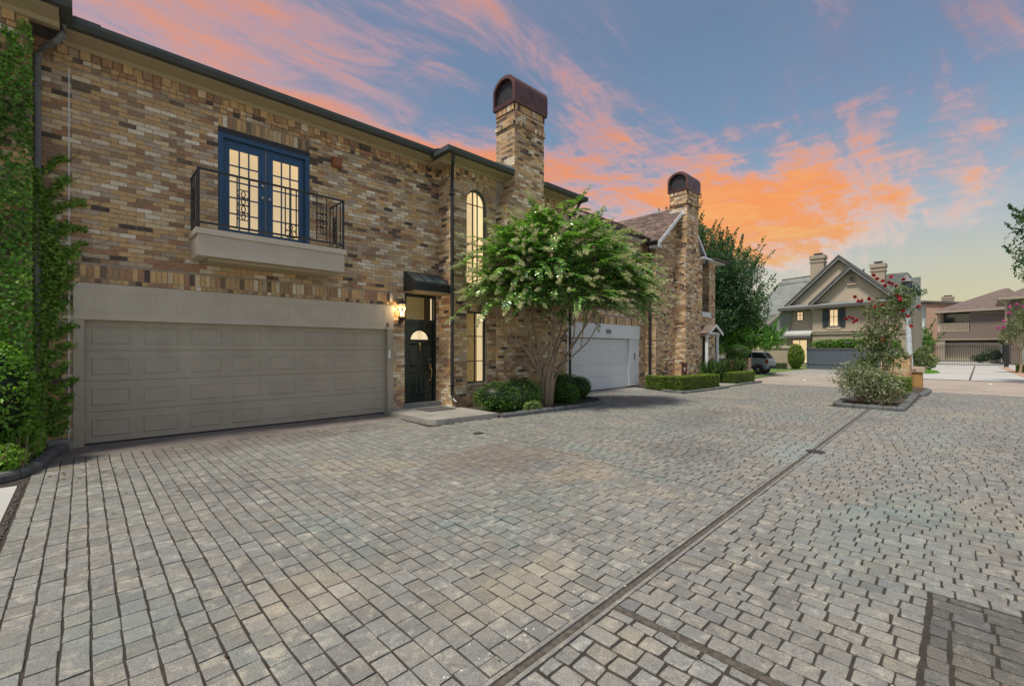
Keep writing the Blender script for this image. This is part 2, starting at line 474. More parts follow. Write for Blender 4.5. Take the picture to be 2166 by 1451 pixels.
class Wall:
    """a brick face: origin o, direction d along it, outward normal n; holes cut intervals out of every course"""
    def __init__(s, o, d, n, seed=0):
        s.o = Vector(o); s.d = Vector(d); s.n = Vector(n); s.bricks = []; s.base = MB(); s.seed = seed

    def P(s, a, z, k=0.):
        p = s.o + s.d * a + s.n * k
        return (p.x, p.y, p.z + z)

    def free(s, a0, a1, z0, z1, holes, tol=.02):
        iv = [(a0, a1)]
        zm = (z0 + z1) / 2
        for h in holes:
            ha, hb, hz0, hz1 = h[:4]
            if z1 <= hz0 + tol or z0 >= hz1 - tol: continue
            if len(h) > 4 and zm > h[4]:       # arch: springs at h[4]
                tt = (zm - h[4]) / (hz1 - h[4])
                if tt >= 1: continue
                hw = (hb - ha) / 2 * math.sqrt(max(0, 1 - tt * tt)); cm = (ha + hb) / 2
                ha, hb = cm - hw, cm + hw
            new = []
            for p, q in iv:
                if hb <= p or ha >= q: new.append((p, q)); continue
                if ha > p: new.append((p, ha))
                if hb < q: new.append((hb, q))
            iv = new
        return iv

    def sheet(s, a0, a1, z0, z1, holes=(), depth=.14):
        """mortar face behind the bricks, with the reveals of its holes"""
        cuts = {z0, z1}
        for h in holes:
            cuts |= {max(z0, h[2]), min(z1, h[3])}
            if len(h) > 4:
                for k in range(13): cuts.add(h[4] + (h[3] - h[4]) * math.sin(PI / 2 * k / 12))
        cuts = sorted(c for c in cuts if z0 <= c <= z1)
        for za, zb in zip(cuts, cuts[1:]):
            if zb - za < 1e-4: continue
            for p, q in s.free(a0, a1, za, zb, holes, 0.):
                s.base.quad(s.P(p, za), s.P(q, za), s.P(q, zb), s.P(p, zb))
        for h in holes:
            a, b, c, d = h[:4]
            top = h[4] if len(h) > 4 else d
            s.base.quad(s.P(a, c), s.P(a, top), s.P(a, top, -depth), s.P(a, c, -depth))
            s.base.quad(s.P(b, c), s.P(b, c, -depth), s.P(b, top, -depth), s.P(b, top))
            s.base.quad(s.P(a, c), s.P(a, c, -depth), s.P(b, c, -depth), s.P(b, c))
            if len(h) > 4:
                r = (b - a) / 2; cm = (a + b) / 2; q = d - h[4]
                pr = None
                for k in range(13):
                    th = PI * k / 12
                    p = (cm - r * math.cos(th), h[4] + q * math.sin(th))
                    if pr: s.base.quad(s.P(*pr), s.P(*p), s.P(*p, -depth), s.P(*pr, -depth))
                    pr = p
            else:
                s.base.quad(s.P(a, d), s.P(b, d), s.P(b, d, -depth), s.P(a, d, -depth))

    def courses(s, a0, a1, z0, z1, holes=(), L=.225, H=.078, g=.010):
        k = 0; z = z0
        while z < z1 - .03:
            zt = min(z + H - g, z1)
            for p, q in s.free(a0, a1, z, zt, holes):
                i = math.floor((p - (k % 2) * L / 2) / L)
                x = i * L + (k % 2) * L / 2
                while x < q:
                    b0, b1 = max(x, p), min(x + L - g, q)
                    # let thin slivers join their neighbour
                    if q - (x + L) < .045 and q - (x + L) > 0: b1 = q; nx = q + 1
                    else: nx = x + L
                    if b1 - b0 > .04:
                        s.bricks.append((b0, b1, z, zt, brick_col(b0, z, s.seed), random.random() * .004))
                    x = nx
            z += H; k += 1

    def soldiers(s, a0, a1, z0, z1, W=.078, g=.010, proud=0., alt=False):
        x = a0
        n = max(1, round((a1 - a0) / W)); W = (a1 - a0) / n
        for i in range(n):
            pr = proud + random.random() * .004
            if alt and i % 2: pr = 0
            s.bricks.append((x, x + W - g, z0, z1, brick_col(x, z0, s.seed, True), pr)); x += W

    def one(s, mb, b):
        a0, a1, z0, z1, ci, pr = b
        k = .007 + pr
        f = [s.P(a0, z0, k), s.P(a1, z0, k), s.P(a1, z1, k), s.P(a0, z1, k), s.P(a0, z0, -.01), s.P(a1, z0, -.01), s.P(a1, z1, -.01), s.P(a0, z1, -.01)]
        j = 1 + (random.random() - .5) * .22
        mb.add(f, ((0, 1, 2, 3), (0, 4, 5, 1), (1, 5, 6, 2), (2, 6, 7, 3), (3, 7, 4, 0)), tuple(v * j for v in PAL[ci]))


BR_MESH = {}


def brick_object(wall, b, parent):
    a0, a1, z0, z1, ci, pr = b
    key = (round((a1 - a0) / .015), round((z1 - z0) / .02), ci)
    if key not in BR_MESH:
        L, H = a1 - a0, z1 - z0
        mb = MB(); mb.box(-L / 2, L / 2, -.012, .007, -H / 2, H / 2, PAL[ci])
        BR_MESH[key] = mb.mesh('brick', 'brick')
    o = bpy.data.objects.new('brick', BR_MESH[key]); C.objects.link(o); o.parent = parent
    c = Vector(wall.P((a0 + a1) / 2, (z0 + z1) / 2, pr))
    R = Matrix((wall.d, wall.n, Vector((0, 0, 1)))).transposed().to_4x4()
    o.matrix_local = Matrix.Translation(c - world_loc(parent)) @ R
    return o


CAM = Vector((0, 0, 1.58)); FV = Vector(F3); RV = Vector(R3)


def in_view(p, pad=0.):
    q = Vector(p) - CAM; d = q.dot(FV)
    if d < .3: return 0
    u = q.dot(RV) / d; v = q.z / d
    return d if abs(u) < 1.14 + pad and -.75 - pad < v < .777 + pad else 0


def finish_walls(walls, parent, limit=300, wallmat='mortar', hidden=None):
    """the bricks nearest the lens are objects of their own, the rest one mass"""
    allb = []
    for wl in walls:
        if wl.base.v: wl.base.build('wall', wallmat, parent)
        for b in wl.bricks:
            c = wl.P((b[0] + b[1]) / 2, (b[2] + b[3]) / 2)
            d = in_view(c)
            if hidden and hidden(c): d = 0
            area = (b[1] - b[0]) * (b[3] - b[2]) * abs((Vector(c) - CAM).normalized().dot(wl.n)) / d ** 2 if d else 0
            allb.append((-area, len(allb), wl, b))
    allb.sort(key=lambda q: q[:2])
    mb = MB()
    for i, (ar, _, wl, b) in enumerate(allb):
        if i < limit and ar < 0: brick_object(wl, b, parent)
        else: wl.one(mb, b)
    mb.build('brickwork', 'brick', parent, kind='stuff')


# ------------------------------------------------------------------ foliage
def leaf_mesh(name, cen, size, dirs, nors, cols, m, parent=None, aspect=.5, fold=.12, **kw):
    """every leaf a folded rhomb: base, side, tip, side"""
    n = len(cen)
    cen = np.asarray(cen, float); dirs = np.asarray(dirs, float); nors = np.asarray(nors, float)
    dirs /= np.linalg.norm(dirs, axis=1, keepdims=True) + 1e-9
    side = np.cross(dirs, nors); side /= np.linalg.norm(side, axis=1, keepdims=True) + 1e-9
    up = np.cross(side, dirs)
    L = np.asarray(size, float).reshape(-1, 1)
    v = np.empty((n, 4, 3))
    v[:, 0] = cen - dirs * L * .5
    v[:, 1] = cen + side * L * aspect * .5 + up * L * fold
    v[:, 2] = cen + dirs * L * .5 - up * L * fold * .6
    v[:, 3] = cen - side * L * aspect * .5 + up * L * fold
    me = bpy.data.meshes.new(name)
    me.vertices.add(n * 4); me.vertices.foreach_set('co', v.reshape(-1))
    idx = np.arange(n * 4).reshape(n, 4)
    tri = np.concatenate([idx[:, [0, 1, 2]], idx[:, [0, 2, 3]]], axis=1).reshape(-1)
    me.loops.add(n * 6); me.loops.foreach_set('vertex_index', tri.astype(np.int32))
    me.polygons.add(n * 2)
    me.polygons.foreach_set('loop_start', np.arange(0, n * 6, 3, dtype=np.int32))
    me.polygons.foreach_set('loop_total', np.full(n * 2, 3, dtype=np.int32))
    at = me.attributes.new('Col', 'FLOAT_COLOR', 'POINT')
    cc = np.ones((n, 4, 4), dtype=np.float32); cc[:, :, :3] = np.asarray(cols)[:, None, :]
    at.data.foreach_set('color', cc.ravel())
    me.materials.append(MATS[m])
    me.update(calc_edges=True); me.validate()
    return link(name, me, parent, **kw)


def rnd_dirs(n):
    d = rng.normal(size=(n, 3)); return d / np.linalg.norm(d, axis=1, keepdims=True)


def pal(n, cols, jit=.25, wts=None):
    cols = np.array(cols); i = rng.choice(len(cols), n, p=wts)
    # leaf greens are raised evenly; blossoms keep their own colour
    k = np.where((cols[i][:, 1:2] > cols[i][:, 0:1]), 1.55, 1.0)
    return np.clip(cols[i] * k * (1 + (rng.random((n, 1)) - .5) * 2 * jit), 0, 1)


G_MID = [(.045, .11, .022), (.06, .14, .03), (.03, .08, .018), (.09, .18, .04)]
G_DARK = [(.020, .055, .025), (.03, .075, .03), (.015, .042, .022), (.05, .10, .035)]
G_BRIGHT = [(.07, .17, .02), (.10, .22, .03), (.05, .12, .02), (.14, .25, .04)]
G_OLIVE = [(.10, .125, .06), (.14, .165, .09), (.07, .09, .045), (.19, .20, .13)]
G_LIME = [(.11, .17, .02), (.15, .21, .03), (.08, .13, .02)]


def lumpy(p, s, seed, amp):
    return 1 + amp * noise.noise(Vector((p[0] * s + seed, p[1] * s, p[2] * s)))


def cloud(blobs, n, shell=.35, seed=0., amp=.3, s=1.4):
    """points near the surface of noisy ellipsoids; returns points and outward directions"""
    vol = np.array([b[3] * b[4] * b[5] for b in blobs]) ** (2 / 3); vol /= vol.sum()
    P = []; N = []
    for b, k in zip(blobs, (vol * n).astype(int)):
        d = rnd_dirs(k)
        r = 1 - shell * rng.random(k) ** 1.6
        for i in range(k):
            q = r[i] * lumpy(d[i] * np.array(b[3:6]), s, seed + b[0], amp)
            P.append((b[0] + d[i][0] * b[3] * q, b[1] + d[i][1] * b[4] * q, b[2] + d[i][2] * b[5] * q)); N.append(d[i])
    return np.array(P), np.array(N)


def foliage(name, blobs, n, leaf, cols, m='leaf', parent=None, shell=.35, seed=0., amp=.3, s=1.4, zmin=.02, aspect=.55, keep=None, up=.0, **kw):
    P, N = cloud(blobs, n, shell, seed, amp, s)
    ok = P[:, 2] > zmin
    if keep: ok &= np.array([keep(p) for p in P])
    P, N = P[ok], N[ok]; k = len(P)
    d = rnd_dirs(k) + N * .7 + np.array((0, 0, up)); nn = N * .9 + rnd_dirs(k) * .8
    return leaf_mesh(name, P, leaf * (.6 + .8 * rng.random(k)), d, nn, pal(k, cols), m, parent, aspect, **kw)


def core(name, blobs, parent, scale=.8, col=(.02, .035, .015), m='leaf'):  # solid dark filler added inside a plant to close holes between its leaves
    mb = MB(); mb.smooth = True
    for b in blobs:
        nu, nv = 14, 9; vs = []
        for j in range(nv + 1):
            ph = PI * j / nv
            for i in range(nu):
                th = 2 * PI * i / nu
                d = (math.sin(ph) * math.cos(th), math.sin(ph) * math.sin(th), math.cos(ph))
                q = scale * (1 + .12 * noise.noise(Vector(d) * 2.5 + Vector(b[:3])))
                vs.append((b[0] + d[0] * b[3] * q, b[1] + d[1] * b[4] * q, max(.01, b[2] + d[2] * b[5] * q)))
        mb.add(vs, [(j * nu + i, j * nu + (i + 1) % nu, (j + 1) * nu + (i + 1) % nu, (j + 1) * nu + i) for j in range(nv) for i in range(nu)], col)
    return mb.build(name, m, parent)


def limb(mb, a, b, r0, r1, bend=.15, n=6, seg=6):
    a, b = Vector(a), Vector(b); L = (b - a).length
    off = Vector((random.uniform(-1, 1), random.uniform(-1, 1), random.uniform(-.3, .3))) * L * bend
    pts = []
    for i in range(seg + 1):
        q = i / seg
        pts.append(a.lerp(b, q) + off * math.sin(PI * q) + Vector((random.uniform(-1, 1), random.uniform(-1, 1), 0)) * L * .012 * (0 < i < seg))
    mb.tube(pts, [r0 + (r1 - r0) * i / seg for i in range(seg + 1)], n)
    return pts


# ================================================================== THE SETTING
def sheet(name, x0, x1, y0, y1, z, m, kind='structure', parent=None):
    mb = MB(); mb.quad((x0, y0, z), (x1, y0, z), (x1, y1, z), (x0, y1, z))
    return mb.build(name, m, parent, kind=kind)


def slab(name, x0, x1, y0, y1, z0, z1, m, **kw):
    mb = MB(); mb.box(x0, x1, y0, y1, z0, z1); return mb.build(name, m, **kw)


sheet('ground', -900, 1500, -1000, 1000, -.06, 'earth')
paving = sheet('courtyard_paving', -9, 22.6, -4.2, 10.4, -.0085, 'grout')
sheet('paving_beyond', -9, 22.6, -14, -4.204, -.004, 'paving')
sheet('street', 22.604, 32, -120, 120, -.010, 'street')
mb = MB(); mb.box(32, 32.16, 3.9, 60, -.05, .06); mb.box(32, 32.16, -60, -2.4, -.05, .06)
mb.build('street_kerb', 'pale_concrete', kind='structure')
sheet('lawn', 32.17, 60, 7.1, 60, .035, 'lawn')
sheet('gate_driveway', 32.01, 40.4, 5.0, 9.25, .045, 'concrete')
sheet('driveway', 32.01, 82, -2.35, 3.45, .012, 'pale_concrete')
sheet('verge', 33, 47, 3.47, 4.98, .03, 'lawn')
sheet('verge', 33, 80, -40, -2.4, .03, 'lawn')
mb = MB()
for x in (40.3, 50, 64):
    mb.box(x, x + .08, -2.3, 3.4, .012, .0165)
mb.box(32.1, 60, .35, .43, .012, .0165)
mb.build('driveway_joint', 'joint_dirt', kind='structure')
mb = MB(); mb.quad((33, -2.3, .0175), (57, -1.5, .0175), (57, -1.0, .0175), (33, -1.75, .0175), None)
mb.build('brick_border', 'stucco_pink', kind='structure')
for x, y, lb in ((26.5, 6.2, 'the clipped hedge and parked car'), (27.5, 4.4, 'the egg shaped topiary'), (28.0, 2.9, 'the rose island'), (29.5, -.3, 'the pale right driveway')):
    mb = MB(); mb.lathe([(.07, 0), (.05, .02), (.01, .025)], 0, 0, 8)
    mb.build('road_stud', 'white', None, (x, y, -.01), label='small white road stud on the street nearest ' + lb, cat='road stud', group='white road studs across the street')
    # they all look alike and stand in a row
# planting corner of the next block
sheet('corner_lawn', 24.6, 30.0, 8.4, 30, .03, 'lawn')

# ---- stamped paving
KERB_BED = [(6.95, 7.62), (8.4, 7.52), (9.9, 7.45), (10.7, 7.55), (11.2, 7.9), (11.35, 8.45), (11.45, 9.4)]


def inside_poly(x, y, poly):
    c = False; j = len(poly) - 1
    for i in range(len(poly)):
        (xi, yi), (xj, yj) = poly[i], poly[j]
        if (yi > y) != (yj > y) and x < (xj - xi) * (y - yi) / (yj - yi) + xi: c = not c
        j = i
    return c


BED_POLY = KERB_BED + [(11.5, 10.5), (6.85, 10.5)]
HEDGE_BED = [(15.9, 8.6), (15.35, 7.3), (18.95, 7.1), (19.0, 10.5), (16.9, 10.5)]
HEDGE_BED2 = [(20.6, 7.35), (23.3, 7.25), (23.3, 10.5), (20.6, 10.5)]


def blocked(x, y):
    if x < 5.42 and y > 9.06: return True
    if 5.1 < x < 7.1 and y > 7.72: return True
    if x < -.4 and y > 4.4: return True
    if y > 7.9 and x < -.42 + .16 * max(0, y - 8.9): return True
    if 11.4 < x < 17.4 and y > 9.1: return True
    if 14.9 < x < 24 and 1.35 < y < 2.95: return True
    if y > 10 or (x > 6.8 and y > 9.35 and x < 11.6): return True
    if 18.9 < x < 20.7 and y > 7.2: return True
    for P in (BED_POLY, HEDGE_BED, HEDGE_BED2):
        if inside_poly(x, y, P): return True
    return False


def cobble_pts(x0, x1, y0, y1, jit, oct_):
    j = lambda: random.uniform(-jit, jit)
    if oct_:
        c = min(x1 - x0, y1 - y0) * (.15 if oct_ == 2 else .07)
        p = [(x0 + c, y0), (x1 - c, y0), (x1, y0 + c), (x1, y1 - c), (x1 - c, y1), (x0 + c, y1), (x0, y1 - c), (x0, y0 + c)]
    else:
        p = [(x0, y0), (x1, y0), (x1, y1), (x0, y1)]
    return [(a + j(), b2 + j()) for a, b2 in p]


def cobble_geo(mb, p, col, z=0., o=(0, 0), inset=.004, drop=.010):
    n = len(p); cx = sum(q[0] for q in p) / n; cy = sum(q[1] for q in p) / n
    vs = []
    tilt = (random.uniform(-.008, .008), random.uniform(-.008, .008))
    for k, (zz_, ins) in enumerate(((-drop, 0), (-.0025, 0), (0, inset))):
        for x, y in p:
            d = math.hypot(x - cx, y - cy) + 1e-6; f = 1 - ins * 1.4 / d
            X, Y = cx + (x - cx) * f, cy + (y - cy) * f
            vs.append((X - o[0], Y - o[1], z + zz_ + (tilt[0] * (x - cx) + tilt[1] * (y - cy)) * (k > 0)))
    fs = [tuple(range(2 * n, 3 * n))]
    for r in range(2):
        for i in range(n): fs.append((r * n + i, r * n + (i + 1) % n, (r + 1) * n + (i + 1) % n, (r + 1) * n + i))
    mb.add(vs, fs, col)


stones = []


def warp(x, y):
    """the two long joints do not run quite square to the house"""
    wy = max(0, 1 - abs(y - 1.755) / 5) if -6 < y < 7 else 0
    dy = (1.525 + .0345 * min(x, 15) - 1.755) * wy
    dx = (.091 * (y - 1.71) - .12) * max(0, 1 - abs(x - 5.17) / 3.5) if y > 1.6 else 0
    dx = max(dx, -.12) * min(1, max(0, (y - 1.6) / .3))
    return x + dx, y + dy




def zone(x0, x1, y0, y1, W, L, g, gl, oct_=False, jit=.004, hole=None, lum=1., wav=.0045, inset=.004):
    x = x0; k = 0
    while x < x1 - .04:
        xe = min(x + W * random.uniform(.96, 1.04), x1)
        if x1 - xe < .05: xe = x1
        y = y0 - random.uniform(.02, .58) * L
        while y < y1:
            Lr = L * random.uniform(.88, 1.12)
            if y1 - (y + Lr) < .07: Lr = y1 - y + 1e-6
            a, b2 = max(y, y0), min(y + Lr, y1)
            if b2 - a > .05:
                xm, ym = warp((x + xe) / 2, (a + b2) / 2)
                if not blocked(xm, ym) and not (hole and hole(xm, ym)):
                    wv = lambda q: wav * noise.noise(Vector((xm * .9, q * 1.1, 3))) * 2
                    p = cobble_pts(x + g / 2, xe - g / 2, a + gl / 2, b2 - gl / 2, jit, oct_)
                    ed = .2
                    p = [(px + (wv(py) if x0 + ed < px < x1 - ed else 0), py) for px, py in p]
                    p = [warp(*q_) for q_ in p]
                    q = random.gauss(1, .075) * lum
                    warm = random.gauss(0, .015)
                    col = (q * (1 + warm), q, q * (1 - warm * 1.3))
                    z = random.uniform(-.0025, .0025)
                    d = in_view((xm, ym, 0))
                    stones.append((-( (xe - x) * (b2 - a) / d ** 3 if d else 0), len(stones), p, col, z, (xm, ym), inset))
            y += Lr
        x = xe; k += 1


zone(-.46, 5.14, 1.81, 9.06, .125, .165, .012, .009)
zone(5.20, 9.46, 1.81, 10, .122, .165, .015, .014, oct_=True, jit=.005)
zone(9.51, 15.4, 1.81, 10, .122, .165, .015, .015, jit=.005)
zone(15.45, 22.55, 1.81, 10, .125, .17, .015, .015, jit=.005)
zone(2.40, 4.0, .30, 1.70, .12, .150, .013, .013, oct_=True, jit=.005)
zone(4.0, 22.55, -4.0, 1.70, .12, .150, .011, .012, oct_=True, jit=.005)
zone(-4.5, 2.345, -4.0, 1.70, .128, .140, .017, .017, oct_=True, jit=.007, lum=1.06, inset=.009)
zone(2.40, 3.985, -4.0, .285, .125, .17, .013, .016, oct_=True, jit=.006, lum=.55, inset=.008)
zone(-9, -.5, -4.0, 4.3, .128, .205, .011, .008, hole=lambda x, y: y < 1.75 and x > -4.5)
stones.sort(key=lambda s_: s_[:2])
mbs = MB()
for i, (ar, _, p, col, z, cpt, ins) in enumerate(stones):
    if i < 300 and ar < 0:
        mb = MB(); cobble_geo(mb, p, col, z, cpt, ins)
        mb.build('cobble', 'paving', paving, (cpt[0], cpt[1], 0))
    else:
        cobble_geo(mbs, p, col, z, inset=ins)
mbs.build('cobbles', 'paving', paving, kind='stuff')
mb = MB()       # worn concrete edging on both sides of the expansion joint, and the dirt in it


def strip(mb, pts, wdt, z0, z1, col=None):
    fine = []
    for (xa, ya), (xb, yb) in zip(pts, pts[1:]):
        k_ = max(1, int(math.dist((xa, ya), (xb, yb)) / .5))
        fine += [warp(xa + (xb - xa) * i / k_, ya + (yb - ya) * i / k_) for i in range(k_)]
    pts = fine + [warp(*pts[-1])]
    for (xa, ya), (xb, yb) in zip(pts, pts[1:]):
        d = Vector((xb - xa, yb - ya, 0)); L = d.length; d.normalize(); n = Vector((-d.y, d.x, 0)) * wdt / 2
        A, B = Vector((xa, ya, 0)), Vector((xb, yb, 0))
        mb.add([A - n + Vector((0, 0, z0)), B - n + Vector((0, 0, z0)), B + n + Vector((0, 0, z0)), A + n + Vector((0, 0, z0)),
                A - n + Vector((0, 0, z1)), B - n + Vector((0, 0, z1)), B + n + Vector((0, 0, z1)), A + n + Vector((0, 0, z1))],
               ((4, 5, 6, 7), (0, 1, 5, 4), (2, 3, 7, 6)), col)


strip(mb, [(-4.5, 1.795), (15, 1.795)], .026, -.009, .001)
strip(mb, [(-4.5, 1.715), (15, 1.715)], .026, -.009, .001)
strip(mb, [(5.155, 1.82), (5.155, 7.7)], .028, -.009, .001)
strip(mb, [(9.485, 1.82), (9.485, 7.4)], .05, -.009, .001, (1.25, 1.25, 1.2))
strip(mb, [(15.425, 2.8), (15.425, 7.2)], .05, -.009, .001, (1.2, 1.2, 1.15))
mb.build('joint_edging', 'paving', paving)
mb = MB()
pts = [(-4.5 + i * .15, 1.755 + random.uniform(-.004, .004)) for i in range(131)]
strip(mb, pts, .038, -.02, -.006)
pts = [(2.375 + random.uniform(-.004, .004), 1.70 - i * .12) for i in range(48)]
strip(mb, pts, .05, -.02, -.006)
mb.build('joint_dirt', 'joint_dirt', paving)
mb = MB(); mb.box(-.36, 5.44, 9.07, 10.14, -.02, -.006); mb.box(-.05, 5.4, 9.92, 10.14, -.006, .008)
mb.build('garage_apron', 'apron', kind='structure')
slab('garage_apron', 11.52, 17.38, 9.12, 10.14, -.02, -.006, 'concrete', kind='structure')
slab('bed_slab', -9, -.54, 4.42, 7.72, -.02, -.003, 'pale_concrete', kind='structure')
mb = MB()
for i in range(420):
    x, y = -.50 + random.uniform(-.018, .018), random.uniform(4.4, 7.8)
    mb.box(x - .006, x + .006, y - .012, y + .012, -.012, .006 * random.random(), random.choice([(.9, .8, .6), (2.2, 1.4, .7), (1.2, 1, .8)]), Matrix.Translation((0, 0, 0)))
mb.build('leaf_litter', 'joint_dirt', kind='stuff')
FALLEN = []
for i in range(330):
    q = random.random()
    if q < .35: x, y = random.uniform(6.9, 12.2), 7.45 - abs(random.gauss(0, .35))
    elif q < .55: x, y = -.3 + abs(random.gauss(0, .35)), random.uniform(7.6, 9.3)
    elif q < .75: x, y = random.uniform(14.2, 20), random.choice((1.3, 3.0)) + random.gauss(0, .25)
    else: x, y = random.uniform(.2, 14), random.uniform(-.5, 8)
    FALLEN.append((x, y, .006))
# pale grit lying about the joints
mb = MB()
for i in range(110):
    if random.random() < .4: x, y = random.uniform(.9, 9), 1.755 + random.gauss(0, .05)
    else: x, y = random.uniform(0, 7), random.uniform(.5, 8.5)
    s_ = random.uniform(.002, .0045)
    mb.box(x - s_, x + s_, y - s_, y + s_, 0, s_, (.75, .72, .66))
mb.build('grit', 'white', kind='stuff')


def kerb(name, pts, label, wdt=.15, h=.11, step=.42, m='kerb', closed=False):
    """a kerb of separate rounded stones following a line"""
    t_ = thing(name, label, 'kerb', (pts[0][0], pts[0][1], 0))
    if closed: pts = pts + [pts[0]]
    L = [0]
    for a, b2 in zip(pts, pts[1:]): L.append(L[-1] + math.dist(a, b2))
    n = max(2, round(L[-1] / step))

    def at(q):
        for i in range(len(pts) - 1):
            if q <= L[i + 1] + 1e-9:
                f = (q - L[i]) / (L[i + 1] - L[i]); return Vector((pts[i][0] + (pts[i + 1][0] - pts[i][0]) * f, pts[i][1] + (pts[i + 1][1] - pts[i][1]) * f, 0))
        return Vector((*pts[-1], 0))
    for k in range(n):
        mb = MB(); mb.smooth = False
        vs = []
        hh = h * random.uniform(.92, 1.05)
        for j in range(5):
            q = (k + .02 + .96 * j / 4) * L[-1] / n
            p = at(q); d = (at(min(q + .03, L[-1])) - at(max(q - .03, 0))).normalized(); nn = Vector((-d.y, d.x, 0))
            e = 1 if 0 < j < 4 else .9
            for s_, z in ((-.5, -.03), (-.5, .62), (-.38, .9), (-.15, 1), (.15, 1), (.38, .9), (.5, .62), (.5, -.03)):
                vs.append(p + nn * s_ * wdt * e + Vector((0, 0, z * hh * (e if z > 0 else 1) + random.uniform(-.002, .002))))
        fs = [(i * 8 + r, i * 8 + r + 1, (i + 1) * 8 + r + 1, (i + 1) * 8 + r) for i in range(4) for r in range(7)] + [tuple(range(8))[::-1], tuple(range(32, 40))]
        g = random.uniform(.85, 1.15)
        mb.add(vs, fs)
        mb.build('kerb_stone', m, t_)
    return t_


def smooth_line(pts, n=6):
    out = []
    P = [Vector(p) for p in pts]; P = [2 * P[0] - P[1]] + P + [2 * P[-1] - P[-2]]
    for i in range(1, len(P) - 2):
        for k in range(n):
            t_ = k / n; a, b2, c_, d = P[i - 1:i + 3]
            out.append(tuple(.5 * ((2 * b2) + (c_ - a) * t_ + (2 * a - 5 * b2 + 4 * c_ - d) * t_ ** 2 + (3 * b2 - a - 3 * c_ + d) * t_ ** 3)))
    out.append(tuple(P[-2])); return out


kerb('planting_kerb', smooth_line(KERB_BED), 'grey stone kerb curving around the bed of the white flowering tree')
kerb('planting_kerb', smooth_line([(-3, 7.25), (-1.4, 7.72), (-.72, 8.05), (-.44, 8.6), (-.36, 9.3), (-.22, 9.88)]), 'grey kerb curving around the ivy bed left of the taupe garage door', wdt=.17, h=.12)
kerb('planting_kerb', smooth_line([(16.85, 9.05), (16.0, 8.5), (15.45, 7.75), (15.6, 7.32), (16.6, 7.2), (18.9, 7.08)]), 'low grey kerb in front of the long clipped hedge under the second chimney', h=.09)
kerb('planting_kerb', [(20.7, 7.3), (23.2, 7.2)], 'short low kerb in front of the far clipped hedge', h=.09)
kerb('island_kerb', smooth_line([(19.8, 1.52), (15.6, 1.42), (15.05, 1.55), (15.0, 2.3), (15.15, 2.72), (16.0, 2.82), (19.8, 2.85)]), 'scalloped dark stone kerb around the near end of the rose island', wdt=.2, h=.11, step=.30)
kerb('island_kerb', smooth_line([(20.0, 2.85), (20.1, 1.55), (20.6, 1.35), (22.6, 1.35)]), 'stone kerb stepping out beside the tan pedestal box', wdt=.2, h=.11, step=.34)


def soil_bed(name, poly, z=.04):
    mb = MB(); n = len(poly); mb.add([(x, y, z) for x, y in poly], (tuple(range(n)),)); mb.build(name, 'soil', kind='structure')


soil_bed('planting_bed', BED_POLY)
soil_bed('planting_bed', [(-3, 7.4), (-1.4, 7.8), (-.75, 8.1), (-.5, 8.6), (-.42, 9.3), (-.3, 9.9), (-.62, 10), (-.62, 12), (-3, 12)])
soil_bed('planting_bed', HEDGE_BED); soil_bed('planting_bed', HEDGE_BED2)
soil_bed('planting_bed', [(15.1, 1.5), (20.1, 1.5), (24, 1.4), (24, 2.9), (15.1, 2.8)])
# entry slab with the step and the mat
mb = MB()
poly = [(5.24, 7.98), (5.34, 7.86), (5.5, 7.82), (6.95, 7.72), (6.95, 10.3), (5.53, 10.3), (5.53, 9.95), (5.24, 9.9)]
mb.prism(poly, lambda p, z: (p[0], p[1], z), -.02, .10)
mb.build('entry_slab', 'concrete', kind='structure')
slab('walkway_slab', 19.0, 20.6, 7.25, 10.2, -.02, .06, 'concrete', kind='structure')
o = slab('doormat', 5.88, 6.66, 8.95, 9.55, .1, .118, 'doormat')
tag(o, 'dark woven doormat on the entry slab before the black front door', 'doormat')
mb = MB(); mb.lathe([(.10, 0), (.10, .006), (.085, .008)], 5.35, 6.5, 18)
tag(mb.build('drain_cover', 'black_metal'), 'round dark drain cover in the paving near the entry slab', 'drain cover')
mb = MB(); mb.lathe([(.13, 0), (.13, .006), (.11, .008)], 8.15, 1.76, 18)
tag(mb.build('drain_cover', 'black_metal'), 'round cover sitting on the long expansion joint', 'drain cover')


# ================================================================== THE NEAR TOWNHOUSE
def profile_x(prof, x0, x1, mb=None):
    """extrude a (y, z) profile along x"""
    mb = mb or MB(); mb.prism(prof, lambda p, x: (x, p[0], p[1]), x0, x1); return mb


